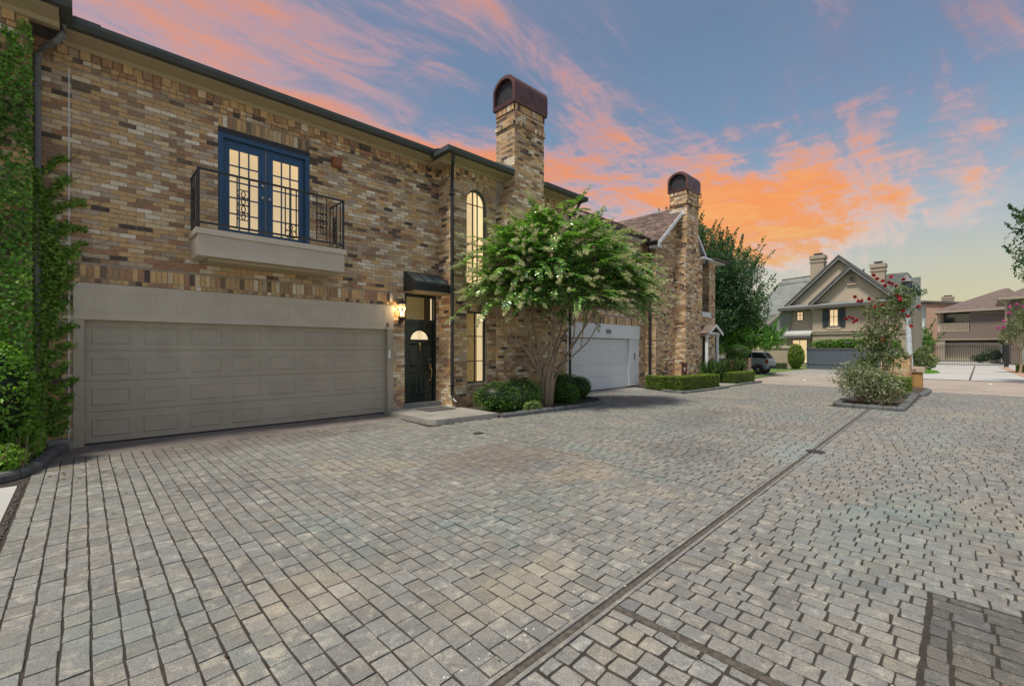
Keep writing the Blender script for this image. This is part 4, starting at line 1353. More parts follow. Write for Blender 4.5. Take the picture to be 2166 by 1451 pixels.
downpipe('downpipe', [(-.20, 9.55, 6.46), (-.20, 9.6, 6.33), (-.28, 9.66, 6.22), (-.42, 9.86, 6.16), (-.49, 9.92, 6.05), (-.49, 9.92, .3), (-.47, 9.88, .16), (-.42, 9.75, .10)], .045, 'pipe_grey', 'weathered grey downpipe in the ivy corner left of the garage')
downpipe('downpipe', [(6.62, 8.99, 6.40), (6.62, 9.02, 6.22), (6.70, 9.15, 6.08), (6.80, 9.30, 5.92), (6.82, 9.33, 5.8), (6.82, 9.33, .42), (6.82, 9.28, .30), (6.84, 9.16, .22)], .045, 'black_metal', 'black downpipe on the corner between front door and tall arched window')
downpipe('downpipe', [(11.75, 9.0, 6.4), (11.7, 9.2, 6.1), (11.57, 9.33, 5.9), (11.57, 9.33, 5.7), (11.57, 9.33, .3), (11.6, 9.28, .2), (11.62, 9.2, .15)], .045, 'black_metal', 'black downpipe behind the trunk of the white flowering tree')


# ================================================================== THE IVY WING ON THE LEFT
Lw = thing('ivy_wing', 'brick wing on the left edge, its wall overgrown with ivy', 'house', (-2.3, 9.5, 0))
walls = []
lw = Wall((-4.2, 9.5, 0), (1, 0, 0), (0, -1, 0), 11)
lw.sheet(0, 3.65, -.05, 6.5); lw.courses(0, 3.65, .02, 6.05)
lw.soldiers(0, 3.65, 6.06, 6.13, W=.11, proud=.014, alt=True); lw.soldiers(0, 3.65, 6.14, 6.205, W=.11, proud=.02); lw.soldiers(0, 3.65, 6.215, 6.345, W=.13, proud=.034, alt=True)
walls.append(lw)
lr = Wall((-.55, 9.5, 0), (0, 1, 0), (1, 0, 0), 12); lr.sheet(0, .5, -.05, 6.4); lr.courses(0, .5, .02, 6.3); walls.append(lr)
finish_walls(walls, Lw)
cornice(Lw, -4.2, -.24, 9.5, 9.1, 6.345, 6.47)
gutter(Lw, -4.2, -.10, 9.1, 6.455, 6.585)
mb = MB(); mb.box(-.55, -.24, 9.502, 9.62, 6.37, 6.47); mb.build('eave_return', 'soffit', Lw)
mb = MB(); mb.box(-.236, -.10, 9.122, 9.50, 6.455, 6.585); mb.build('gutter', 'gutter', Lw)
mb = MB(); mb.add([(-4.2, 9.1, 6.58), (-.12, 9.1, 6.58), (-.12, 16, 8.9), (-4.2, 16, 8.9)], ((0, 1, 2, 3),)); mb.add([(-.12, 9.1, 6.58), (-.12, 16, 8.9), (-.12, 16, 6.5)], ((0, 1, 2),))
mb.build('roof', 'dark_shingle', Lw)
mb = MB(); mb.box(-.10, .22, 9.72, 9.86, 6.60, 6.74); mb.build('flashing', 'gutter', Lw)
mb = MB(); mb.box(-4.3, -4.2, 9.5, 16, 0, 6.5); mb.build('side_wall', 'mortar', Lw)


k = len(FALLEN)
leaf_mesh('fallen_leaves', FALLEN, .035 * (.5 + rng.random(k)), rnd_dirs(k) * (1, 1, .1), np.array((0, 0, 1)) + rnd_dirs(k) * .25, pal(k, [(.20, .13, .05), (.28, .22, .08), (.10, .13, .03), (.14, .08, .04)], .3), 'leaf', None, .6, kind='stuff')
# ---- ivy: leaves hugging the wall with thick and thin patches, and creepers reaching over the main wall
def ivy_points(n, fn):
    P, N = [], []
    while len(P) < n:
        r = fn()
        if r: P.append(r[0]); N.append(r[1])
    return np.array(P), np.array(N)


def wing_pt():
    x, z = random.uniform(-2.6, -.50), random.uniform(.05, 6.3)
    dn = noise.noise(Vector((x * 2.1, z * 1.3, 4))) + .6 * noise.noise(Vector((x * 6, z * 5, 8)))
    thick = 1.25 - max(0, z - 3.6) * .40
    if dn + thick < .22 + random.random() * .35: return None
    return (min(x, -.52), 9.48 - random.random() ** 1.5 * (.22 if z < 3.8 else .09) * (1 + .6 * dn), z), (0, -1, .35)


P, N = ivy_points(24000, wing_pt)
ivy = thing('ivy', 'bright green ivy climbing the side wall and the corner left of the garage', 'ivy', (-.5, 9, 0))
k = len(P)


def ivycols(P):
    c = pal(len(P), G_BRIGHT, .3)
    d = np.array([noise.noise(Vector((p[1] * 1.1 + p[0], p[2] * 1.1, 2))) for p in P])
    return np.clip(c * (1 + .55 * d)[:, None], 0, 1)


leaf_mesh('ivy_leaves', P, .048 * (.6 + .8 * rng.random(k)), rnd_dirs(k) * .8 + np.array((0, -.25, -.7)), N + rnd_dirs(k) * .55, ivycols(P), 'leaf', ivy, .85, kind='stuff')
tendrils = [((-.45, z0), (x1, z1), d) for z0, x1, z1, d in (
    (3.9, .05, 4.45, .05), (3.7, .30, 4.02, .05), (3.3, .10, 3.55, .07), (3.0, .18, 3.10, .08), (2.75, .12, 2.78, .09), (2.5, -.02, 2.62, .1), (2.2, -.02, 2.3, .1),
    (1.75, .0, 1.95, .05), (1.45, -.05, 1.65, .05), (.95, .02, 1.08, .05), (.7, -.02, .82, .05), (.5, -.05, .62, .05), (.35, -.1, .36, .05), (2.95, .35, 3.42, .025), (3.42, .35, 3.5, .02), (4.3, .0, 4.75, .03), (1.2, -.1, 1.3, .05))]


def creeper_pt():
    q = random.random()
    if q < .64:      # dense mat beside the pipe, up to the header
        z = random.uniform(.05, 4.3); w_ = .10 + .34 * max(0, 1 - abs(z - 2.75) / 1.35) + .10 * noise.noise(Vector((0, 0, z * 2.3)))
        if z < 1.8: w_ = .16 + .06 * noise.noise(Vector((3, 0, z * 3)))
        x = -.56 + random.random() * max(.03, w_)
        if random.random() < .25 and z < 1.6: return None
        return (x, 9.985 - random.random() ** 1.4 * .14, z), (0, -1, .35)
    a, b2, d = random.choice(tendrils); f = random.random() ** .9 * (.62 if a[1] > 1.9 else .8)
    x, z = a[0] + (b2[0] - a[0]) * f, a[1] + (b2[1] - a[1]) * f + .05 * math.sin(f * 9 + a[1])
    return (x + random.gauss(0, d * .6), 9.98 - random.random() * .07, z + random.gauss(0, d * (1.1 - .8 * f))), (0, -1, .35)


P, N = ivy_points(9000, creeper_pt); k = len(P)
leaf_mesh('creeper_leaves', P, .052 * (.6 + .8 * rng.random(k)), rnd_dirs(k) * .8 + np.array((.1, -.2, -.6)), N + rnd_dirs(k) * .5, pal(k, [(.10, .20, .03), (.14, .25, .04), (.06, .13, .02), (.17, .22, .04)], .3), 'leaf', ivy, .85, kind='stuff')
mb = MB()
for a, b2, d in tendrils:
    pts = [(a[0] + (b2[0] - a[0]) * f, 9.975, a[1] + (b2[1] - a[1]) * f + .05 * math.sin(f * 9 + a[1])) for f in np.linspace(0, 1, 7)]
    mb.tube(pts, [.008 - .001 * i for i in range(7)], 4)
for k in range(5):
    pts = [(-.56 + .04 * k + .05 * math.sin(z * 1.7 + k), 9.97, z) for z in np.linspace(.05, 3.6 + .2 * k, 12)]
    mb.tube(pts, .009, 4)
mb.build('ivy_stem', 'dark_bark', ivy)

# shrubs in the left bed
bl_ = [(-.78, 8.9, .95, .38, .38, .75), (-1.4, 8.5, .8, .5, .5, .7)]
sh = thing('shrub', 'large dark leafy shrub at the left edge in front of the ivy', 'shrub', (-.9, 8.9, 0))
foliage('shrub_leaves', bl_, 7500, .07, G_BRIGHT, 'leaf', sh, .45, 3, .35, aspect=.5, kind='stuff')
core('core_or_branches', bl_, sh, .72)  # added dark core behind the shrub leaves
bl_ = [(-.55, 9.1, .34, .20, .40, .34), (-.72, 8.35, .20, .26, .28, .24), (-1.4, 8.1, .22, .5, .25, .25)]
sh = thing('low_plant', 'low yellow green plants spilling to the kerb at bottom left', 'plant', (-.6, 8.6, 0))
foliage('plant_leaves', bl_, 4200, .06, [(.13, .24, .03), (.09, .18, .03), (.18, .30, .05)], 'leaf', sh, .5, 5, .4, kind='stuff')
mb = MB()
for i in range(26):
    a = (random.uniform(-.9, -.5), random.uniform(8.2, 9.2), .05); mb.tube([a, (a[0] + random.uniform(-.1, .15), a[1] - random.uniform(0, .2), random.uniform(.25, .5))], [.006, .003], 4)
mb.build('plant_stem', 'bark', sh, kind='stuff')


# ================================================================== THE SECOND TOWNHOUSE
Bh = thing('brick_townhouse', 'farther brick townhouse with the white garage door and brown gable roof', 'house', (16, 10, 0))
walls = []
m2_ = Wall((11.5, 10, 0), (1, 0, 0), (0, -1, 0), 21)
G2 = (.65, 5.50, -.05, 2.54); WN = (3.30, 4.3, 4.55, 5.35)
m2_.sheet(0, 6.1, -.05, 6.1, [G2, WN], .15)
m2_.courses(0, 6.0, .02, 6.02, [G2, WN, (.65, 5.5, 2.54, 2.85)])
m2_.soldiers(.65, 5.5, 2.55, 2.83, W=.08)
walls.append(m2_)
r2 = Wall((17.5, 10, 0), (0, -1, 0), (-1, 0, 0), 22); r2.sheet(0, .5, -.05, 6); r2.courses(0, .5, .02, 6.02); walls.append(r2)
wc = Wall((17.5, 9.5, 0), (1, 0, 0), (0, -1, 0), 23)
EB = (3.5, 4.1, 3.25, 5.8)
wc.sheet(0, 4.1, -.05, 5.9, [EB], .02)
wc.courses(0, 4.1, .02, 5.93, [(1.7, 3.4, 0, 6), EB])
# gable triangle, course by course
AX, AZ = 2.25, 7.9
for k in range(26):
    z = 5.93 + k * .078
    lo_ = (z + .07 - 5.85) / ((AZ - 5.85) / AX); hi = 4.1 - (z + .07 - 5.85) / ((AZ - 5.85) / (4.1 - AX))
    if hi - lo_ > .1:
        wc.courses(lo_, hi, z, z + .077, [(1.84, 2.99, 0, 9)])
wc.base.add([wc.P(0, 5.9), wc.P(4.1, 5.9), wc.P(AX, AZ)], ((0, 1, 2),))
walls.append(wc)
wr = Wall((21.0, 9.5, 0), (0, 1, 0), (1, 0, 0), 24); wr.sheet(0, .8, -.05, 6); walls.append(wr)
chimney(walls, 19.2, 20.9, 19.34, 20.49, 9.0, 9.5, 9.80, 5.70, 6.3, 8.62, 25)
# the recessed end bay
e1 = Wall((20.95, 9.3, 0), (1, 0, 0), (0, -1, 0), 26); e1.sheet(0, 2.15, -.05, 3.25, [(.25, 1.15, 0, 2.2)]); e1.courses(0, 2.15, .02, 3.25, [(.25, 1.15, 0, 2.2)]); walls.append(e1)
e2 = Wall((22.4, 9.3, 0), (1, 0, 0), (0, -1, 0), 27); e2.sheet(0, .7, 3.25, 5.8); e2.courses(0, .7, 3.25, 5.8); walls.append(e2)
e3 = Wall((22.4, 9.8, 0), (0, -1, 0), (-1, 0, 0), 28); e3.sheet(0, .5, 3.25, 5.8); e3.courses(0, .5, 3.25, 5.8); walls.append(e3)
e4 = Wall((23.1, 9.3, 0), (0, 1, 0), (1, 0, 0), 28); e4.sheet(0, 4, -.05, 5.8); walls.append(e4)
e5 = Wall((20.95, 10.7, 0), (1, 0, 0), (0, -1, 0), 29); e5.sheet(0, 2.15, 3.25, 5.8); walls.append(e5)
finish_walls(walls, Bh)
mb = MB(); mb.box(20.97, 22.39, 9.20, 9.292, 3.12, 3.36); mb.build('balcony_ledge', 'white_paint', Bh)
mb = MB(); mb.box(20.97, 23.08, 9.31, 10.7, 3.2, 3.25)
mb.build('balcony_floor', 'soffit', Bh)
mb = MB()
for z in (4.2, 3.45): mb.box(20.98, 22.38, 9.33, 9.35, z, z + .03)
for i in range(10): mb.box(21.05 + i * .14, 21.065 + i * .14, 9.335, 9.35, 3.32, 4.2)
mb.build('balcony_railing', 'black_metal', Bh)
mb = MB(); mb.box(21.1, 22.3, 10.62, 10.69, 3.3, 5.3); mb.build('balcony_door', 'glass_dark', Bh)
mb = MB(); mb.box(21.22, 22.08, 9.39, 9.43, .1, 2.2); mb.build('entry_door', 'green_door', Bh)
mb = MB(); mb.box(21.0, 23.55, 8.95, 11.0, 5.803, 5.90); mb.build('soffit_board', 'white_paint', Bh)
mb = MB(); mb.add([(21.0, 8.95, 5.905), (23.6, 8.95, 5.905), (23.6, 14.5, 7.6), (21.0, 14.5, 7.6), (23.6, 14.5, 5.905)], ((0, 1, 2, 3), (1, 4, 2))); mb.box(22.0, 23.65, 8.83, 8.945, 5.86, 5.98); mb.build('end_roof', 'dark_shingle', Bh)
# garage
mb = MB()
for i in range(4): mb.box(12.2, 16.25, 10.09, 10.13, .03 + i * .485, .03 + i * .485 + .479)
g2 = mb.build('garage_door', 'white_paint', Bh)
for i in range(4):
    for j in range(6):
        mb = MB(); x = 12.35 + j * .655; z = .10 + i * .485
        mb.box(x, x + .52, 10.086, 10.09, z, z + .34); mb.build('panel', 'white_paint', g2)
mb = MB(); mb.box(12.15, 17.0, 9.96, 10.15, 1.99, 2.535); mb.build('header_board', 'white_paint', Bh)
mb = MB(); mb.box(16.26, 17.0, 10.0, 10.15, .06, 1.988); mb.build('side_panel', 'white_paint', Bh)
mb = MB(); mb.box(16.60, 16.68, 9.975, 9.999, 1.15, 1.40); mb.build('keypad', 'pipe_grey', Bh)
mb = MB(); mb.box(14.55, 14.85, 9.94, 9.96, 2.17, 2.33); mb.build('number_plate', 'pipe_grey', Bh)
mb = MB(); mb.box(14.80, 15.80, 9.96, 10.02, 4.55, 4.62); mb.box(14.80, 15.80, 10.04, 10.08, 4.62, 5.35); mb.build('window', 'white_paint', Bh)
mb = MB(); mb.box(14.87, 15.28, 10.03, 10.04, 4.68, 5.29); mb.build('pane', 'glass_blue', Bh)
mb = MB(); mb.box(15.32, 15.73, 10.03, 10.04, 4.68, 5.29); mb.build('pane', 'glass_blue', Bh)
mb = MB(); mb.box(16.15, 16.45, 9.80, 9.99, 5.40, 5.66); mb.build('security_light', 'white_paint', Bh)
# eaves and roofs
mb = profile_x([(10, 6.02), (9.72, 6.08), (9.70, 6.08), (9.70, 6.20), (10, 6.20)], 11.95, 17.35); mb.build('eave_board', 'white_paint', Bh)
gutter(Bh, 11.96, 17.25, 9.72, 6.10, 6.22, 'black_metal')
RX, RZ = 19.75, 8.05
EL, ER, EZL, EZR = 17.15, 21.95, 5.98, 5.92
mb = MB()
mb.add([(13.6, 9.66, 6.225), (17.3, 9.66, 6.225), (19.2, 12.3, 7.75), (15.6, 12.3, 7.75)], ((0, 1, 2, 3),))
mb.add([(13.6, 9.66, 6.225), (15.6, 12.3, 7.75), (13.6, 15, 6.225)], ((0, 1, 2),)); mb.add([(11.9, 9.66, 6.21), (13.6, 9.66, 6.225), (13.6, 15, 6.3), (11.9, 15, 6.3)], ((0, 1, 2, 3),))
mb.add([(15.6, 12.3, 7.75), (19.2, 12.3, 7.75), (19.2, 15, 6.2), (13.6, 15, 6.2)], ((0, 1, 2, 3),))
mb.build('main_roof', 'brown_roof', Bh)
mb = MB()
mb.add([(EL, 9.2, EZL), (RX, 9.2, RZ), (RX, 15, RZ), (EL, 15, EZL)], ((0, 1, 2, 3),)); mb.add([(ER, 9.2, EZR), (ER, 15, EZR), (RX, 15, RZ), (RX, 9.2, RZ)], ((0, 1, 2, 3),))
mb.add([(EL, 15, EZL), (RX, 15, RZ), (ER, 15, EZR)], ((0, 1, 2),))
gr = mb.build('gable_roof', 'brown_roof', Bh)


def shingle_field(name, parent, O, U, V, nu, nv, cols, clip=None, th=.012):
    """staggered rows of shingles on a slope: O lower corner, U along the eave, V up the slope (both full length)"""
    O, U, V = Vector(O), Vector(U), Vector(V); n = U.cross(V).normalized()
    if n.z < 0: n = -n
    mb = MB()
    for j in range(nv):
        for i in range(-1, nu):
            o_ = (i + (.5 if j % 2 else 0) + random.uniform(-.06, .06)) / nu; e_ = o_ + .94 / nu
            o_, e_ = max(0, o_), min(1, e_)
            if e_ - o_ < .2 / nu: continue
            if clip and not clip((o_ + e_) / 2, (j + .5) / nv): continue
            a = O + U * o_ + V * (j / nv); b2 = O + U * e_ + V * (j / nv); c_ = O + U * e_ + V * min(1, (j + 1.05) / nv); d = O + U * o_ + V * min(1, (j + 1.05) / nv)
            t_ = th * random.uniform(.7, 1.4)
            g = random.uniform(.72, 1.28); q = random.choice(cols)
            mb.add([a + n * t_, b2 + n * t_, c_ + n * .004, d + n * .004, a + n * .001, b2 + n * .001], ((0, 1, 2, 3), (0, 4, 5, 1)), tuple(v_ * g for v_ in q))
    return mb.build(name, 'shingle', parent, kind='stuff')


BRN = [(.17, .115, .095), (.13, .092, .08), (.20, .145, .12), (.105, .08, .07)]
shingle_field('shingles', gr, (EL, 9.2, EZL), (0, 5.8, 0), (RX - EL, 0, RZ - EZL), 24, 22, BRN)
mb = MB()
mrr = [o_ for o_ in Bh.children if o_.name.startswith('main_roof')][0]
shingle_field('shingles', mrr, (13.6, 9.66, 6.225), (5.6, 0, 0), (0, 2.64, 1.525), 26, 21, BRN, clip=lambda u, v: u * 5.6 > 2.0 * v and u * 5.6 < 3.7 + 1.9 * v)
# barge boards
mb = MB()
for xa, za, xb, zb in ((EL, EZL, RX, RZ), (ER, EZR, RX, RZ)):
    mb.add([(xa, 9.17, za - .17), (xb, 9.17, zb - .17), (xb, 9.17, zb + .005), (xa, 9.17, za + .005), (xa, 9.22, za - .17), (xb, 9.22, zb - .17), (xb, 9.22, zb + .005), (xa, 9.22, za + .005)], ((0, 1, 2, 3), (4, 5, 6, 7), (0, 1, 5, 4), (3, 2, 6, 7), (0, 3, 7, 4)))
    mb.add([(xa, 9.22, za - .12), (xb, 9.22, zb - .12), (xb, 9.5, zb - .12), (xa, 9.5, za - .12)], ((0, 1, 2, 3),))
mb.build('barge_board', 'white_paint', Bh)
mb = MB(); mb.box(17.17, 17.5, 9.22, 9.62, 5.80, 5.90); mb.build('soffit_return', 'white_paint', Bh)
mb = MB(); pf = [(17.19, 5.92), (17.08, 5.92), (17.04, 6.0), (17.04, 6.05), (17.19, 6.05)]
mb.prism(pf, lambda p, y: (p[0], y, p[1]), 9.2, 9.7); mb.build('gutter', 'black_metal', Bh)
mb = MB(); mb.box(11.5, 24, 14.9, 15, 0, 6.2); mb.build('back_wall', 'mortar', Bh)
mb = MB(); mb.box(19.30, 19.34, 9.1, 9.78, 7.55, 7.75); mb.build('flashing', 'white_paint', Bh)
hood(Bh, 19.28, 20.55, 8.94, 9.86, 8.62, 9.12, 9.50)
downpipe('downpipe', [(17.22, 9.62, 6.0), (17.25, 9.66, 5.85), (17.38, 9.72, 5.65), (17.40, 9.72, 5.5), (17.40, 9.72, .3), (17.4, 9.66, .2), (17.34, 9.55, .12)], .055, 'black_metal', 'black downpipe between the white garage door and the second chimney')
downpipe('downpipe', [(21.6, 9.0, 5.85), (21.5, 9.1, 5.6), (21.08, 9.23, 5.3), (21.06, 9.23, 5.0), (21.06, 9.23, 3.6), (21.06, 9.2, 3.45), (21.06, 9.15, 3.4)], .05, 'black_metal', 'short black downpipe right of the second chimney above the porch')
# porch: gabled canopy on two white columns
po = thing('porch', 'small white gabled porch on two columns beside the second chimney', 'porch', (21.4, 8.9, 0))
PX = (20.70, 22.12)
for x in (20.82, 22.0):
    mb = MB(); mb.lathe([(.11, 0), (.11, .12), (.085, .15), (.078, .5), (.07, 2.0), (.09, 2.05), (.10, 2.12)], x, 8.75, 12, .12); mb.build('column', 'white_paint', po)
    mb = MB(); mb.box(x - .15, x + .15, 8.6, 8.9, 0, .12); mb.build('plinth', 'white_paint', po)
mb = MB(); mb.box(PX[0], PX[1], 8.66, 8.84, 2.25, 2.36); mb.build('beam', 'white_paint', po)
mb = MB()
xm = (PX[0] + PX[1]) / 2; a_, b_ = PX[0] - .12, PX[1] + .12
for xa, xb in ((a_, xm), (b_, xm)):
    mb.add([(xa, 8.55, 2.30), (xb, 8.55, 2.72), (xb, 9.29, 2.72), (xa, 9.29, 2.30), (xa, 8.55, 2.24), (xb, 8.55, 2.66), (xb, 9.29, 2.66), (xa, 9.29, 2.24)], ((0, 1, 2, 3), (4, 5, 6, 7)))
mb.build('canopy', 'brown_roof', po)
mb = MB()
for xa, xb in ((a_, xm), (b_, xm)):
    mb.add([(xa, 8.54, 2.20), (xb, 8.54, 2.62), (xb, 8.54, 2.74), (xa, 8.54, 2.32), (xa, 8.6, 2.20), (xb, 8.6, 2.62)], ((0, 1, 2, 3), (0, 1, 5, 4)))
mb.build('barge_board', 'white_paint', po)

# garden sign: a dark red panel with a white steer head
sg = thing('garden_sign', 'dark red garden sign with a white longhorn steer head', 'sign', (18.2, 8.6, 0))
mb = MB(); mb.box(18.02, 18.50, 8.60, 8.615, .46, 1.0); mb.build('sign_panel', 'sign_red', sg)
mb = MB(); mb.tube([(18.0, 8.61, 0), (18.0, 8.61, 1.03), (18.52, 8.61, 1.03), (18.52, 8.61, .95)], .008, 5); mb.build('sign_stake', 'black_metal', sg)
hl = [(0, -.12), (.03, -.11), (.035, -.06), (.05, -.02), (.06, .0), (.11, .01), (.16, .05), (.17, .09), (.12, .05), (.05, .035), (0, .04)]
pts = hl + [(-x, z) for x, z in hl[-2:0:-1]]
mb = MB(); mb.add([(18.26 + x, 8.596, .74 + z) for x, z in pts], (tuple(range(len(pts))),)); mb.build('steer_head', 'white', sg)


# ================================================================== HEDGES, BUSHES, TREES
def hedge(name, x0, x1, y0, y1, h, label, cols, n, leaf=.035, rot=None, z0=.04):
    t_ = thing(name, label, 'hedge', ((x0 + x1) / 2, (y0 + y1) / 2, 0))
    M = rot or Matrix.Identity(4)
    P, N = [], []
    lx, ly, lz = x1 - x0, y1 - y0, h
    areas = [lx * ly, lx * lz, lx * lz, ly * lz, ly * lz]; tot = sum(areas)
    for f, A_ in enumerate(areas):
        for i in range(int(n * A_ / tot)):
            u, v_ = random.random(), random.random(); d = -abs(random.gauss(0, .02)) + .012 * noise.noise(Vector((u * lx * 6, v_ * 5, f)))
            if f == 0: p, n_ = (x0 + u * lx, y0 + v_ * ly, h + d), (0, 0, 1)
            elif f == 1: p, n_ = (x0 + u * lx, y0 - d, z0 + v_ * (lz - z0)), (0, -1, 0)
            elif f == 2: p, n_ = (x0 + u * lx, y1 + d, z0 + v_ * (lz - z0)), (0, 1, 0)
            elif f == 3: p, n_ = (x0 - d, y0 + u * ly, z0 + v_ * (lz - z0)), (-1, 0, 0)
            else: p, n_ = (x1 + d, y0 + u * ly, z0 + v_ * (lz - z0)), (1, 0, 0)
            P.append(tuple(M @ Vector(p))); N.append(tuple(M.to_3x3() @ Vector(n_)))
    P, N = np.array(P), np.array(N); k = len(P)
    leaf_mesh('hedge_leaves', P, leaf * (.6 + .8 * rng.random(k)), rnd_dirs(k) + N * .6, N + rnd_dirs(k) * .6, pal(k, cols, .3), 'leaf', t_, .6, kind='stuff')
    mb = MB(); mb.box(x0 + .03, x1 - .03, y0 + .03, y1 - .03, z0, h - .03, (.03, .05, .015), M); mb.build('core_or_branches', 'leaf', t_)  # dark box added inside the hedge so no holes show through
    return t_


def turn(x, y, deg):
    return Matrix.Translation((x, y, 0)) @ Matrix.Rotation(math.radians(deg), 4, 'Z') @ Matrix.Translation((-x, -y, 0))


hedge('clipped_hedge', 15.75, 18.75, 7.42, 8.0, .56, 'long low clipped hedge facing the courtyard under the second chimney', G_LIME, 9000, rot=turn(17.2, 7.7, -3))
hedge('clipped_hedge', 15.85, 16.40, 8.04, 9.15, .54, 'short clipped hedge returning to the wall beside the black downpipe', G_LIME, 4200, rot=turn(16.1, 8.6, -24))
hedge('clipped_hedge', 20.8, 23.2, 7.5, 8.1, .52, 'far clipped hedge past the walkway near the parked car', G_LIME, 5000, rot=turn(22, 7.8, -3))


def bush(name, blobs, n, label, cols=G_MID, leaf=.045, m='leaf', cat='bush', shell=.3, amp=.25, cs=.85, seed=0, s=2., parent_loc=None, aspect=.55):
    t_ = thing(name, label, cat, (blobs[0][0], blobs[0][1], 0))
    foliage('leaves', blobs, n, leaf, cols, m, t_, shell, seed, amp, s, aspect=aspect, kind='stuff')
    if cs: core('core_or_branches', blobs, t_, cs)  # optional dark core added to fill the bush
    return t_


BX = [(.05, .12, .02), (.07, .16, .025), (.035, .085, .015), (.10, .19, .03)]
bush('boxwood_bush', [(7.55, 8.35, .40, .62, .55, .40), (8.20, 8.3, .42, .60, .55, .40), (7.9, 8.05, .30, .62, .35, .30)], 11000, 'wide rounded boxwood bush under the tall window right of the entry slab', BX, .04)
bush('boxwood_bush', [(8.85, 8.72, .26, .34, .3, .27)], 3000, 'small boxwood bush directly left of the white flowering tree', BX, .04)
bush('boxwood_bush', [(10.05, 8.28, .30, .42, .42, .31)], 3800, 'small rounded boxwood bush right of the tree trunk, nearest the kerb', BX, .04)
bush('boxwood_bush', [(10.55, 8.75, .44, .62, .42, .42), (11.0, 8.5, .40, .38, .38, .36)], 6500, 'taller rounded boxwood bush in front of the white garage door', BX, .04)
bush('spiky_weed', [(8.05, 7.66, .16, .34, .1, .17)], 500, 'pale flowering weed at the foot of the wide boxwood bush', [(.22, .28, .10), (.30, .34, .16), (.10, .18, .04)], .05, cs=None, cat='plant', aspect=.3)
# grasses by the porch
def tufts(name, spots, label, h, cols):
    t_ = thing(name, label, 'plant', (spots[0][0], spots[0][1], 0))
    P, D, S = [], [], []
    for x, y in spots:
        for i in range(150):
            a = random.uniform(0, 2 * PI); l = random.uniform(.1, .5); hh = h * random.uniform(.3, 1)
            P.append((x + math.cos(a) * l * .5, y + math.sin(a) * l * .5, hh * .5 + .04)); D.append((math.cos(a) * l, math.sin(a) * l, hh)); S.append(hh)
    k = len(P)
    leaf_mesh('blades', P, S, D, rnd_dirs(k), pal(k, cols, .3), 'leaf', t_, .06, kind='stuff')
    return t_


tufts('tall_grass', [(20.6, 8.6), (21.1, 8.7), (21.5, 8.5), (20.9, 8.3)], 'tall green grasses between the second chimney and the porch column', 1.1, [(.05, .10, .03), (.08, .15, .05)])
tufts('tall_grass', [(23.2, 8.5), (23.6, 8.4), (24.0, 8.6), (23.0, 8.2), (23.4, 8.8)], 'tall grasses behind the far clipped hedge, tipped with straw', 1.15, [(.06, .11, .03), (.22, .19, .10), (.08, .15, .05)])


def leafy_tree(name, label, base, trunk_h, blobs, n, leaf, cols, m='leaf', r=.14, bark='dark_bark', shell=.6, amp=.45, s=.8, spikes=0, seed=0, cs=.55, cat='tree', aspect=.5, keep=None, spl=(.9, 2.1)):
    t_ = thing(name, label, cat, (base[0], base[1], 0))
    mb = MB(); top = Vector((base[0], base[1], trunk_h))
    limb(mb, (base[0], base[1], 0), top, r, r * .7, .04, 8)
    tips = []
    for b in blobs:
        c_ = Vector(b[:3])
        p = limb(mb, top, c_, r * .6, r * .25, .1)
        for i in range(7):
            d = Vector(rnd_dirs(1)[0]); d.z = abs(d.z) * .8
            e = c_ + Vector((d.x * b[3], d.y * b[4], d.z * b[5])) * .85
            limb(mb, p[random.randint(2, 5)], e, r * .22, r * .05, .12, 4); tips.append(e)
    mb.build('trunk', bark, t_)
    P, N = cloud(blobs, n, shell, seed, amp, s)
    D = None
    cols_ = pal(len(P), cols, .3)
    dn = np.array([noise.noise(Vector(p) * 1.5 + Vector((seed, 0, 0))) + .5 * noise.noise(Vector(p) * 3.7) for p in P])
    ok = (dn > -.22 + .25 * (rng.random(len(P)) - .5)) & (P[:, 2] > .1)
    if keep: ok &= np.array([keep(p) for p in P])
    P, N, cols_ = P[ok], N[ok], cols_[ok]
    if spikes:       # leafy shoots standing out of the crown
        SP, SN = [], []
        for i in range(spikes):
            b = random.choice(blobs); d = Vector(rnd_dirs(1)[0]); d.z = abs(d.z)
            st = Vector(b[:3]) + Vector((d.x * b[3], d.y * b[4], d.z * b[5])) * .8
            g = (Vector((d.x, d.y, .25 + d.z)) + Vector((0, 0, .75))).normalized(); Ls = random.uniform(*spl)
            for j in range(70):
                f = random.random(); rr = .15 * (1 - f * .8)
                q = st + g * Ls * f + Vector(rnd_dirs(1)[0]) * rr
                SP.append(tuple(q)); SN.append(tuple(g))
        SP, SN = np.array(SP), np.array(SN)
        P = np.concatenate([P, SP]); N = np.concatenate([N, SN]); cols_ = np.concatenate([cols_, pal(len(SP), cols, .3)])
    k = len(P)
    leaf_mesh('crown', P, leaf * (.6 + .8 * rng.random(k)), rnd_dirs(k) + N * .6 + np.array((0, 0, -.2)), N * .8 + rnd_dirs(k), cols_, m, t_, aspect, kind='stuff')
    return t_


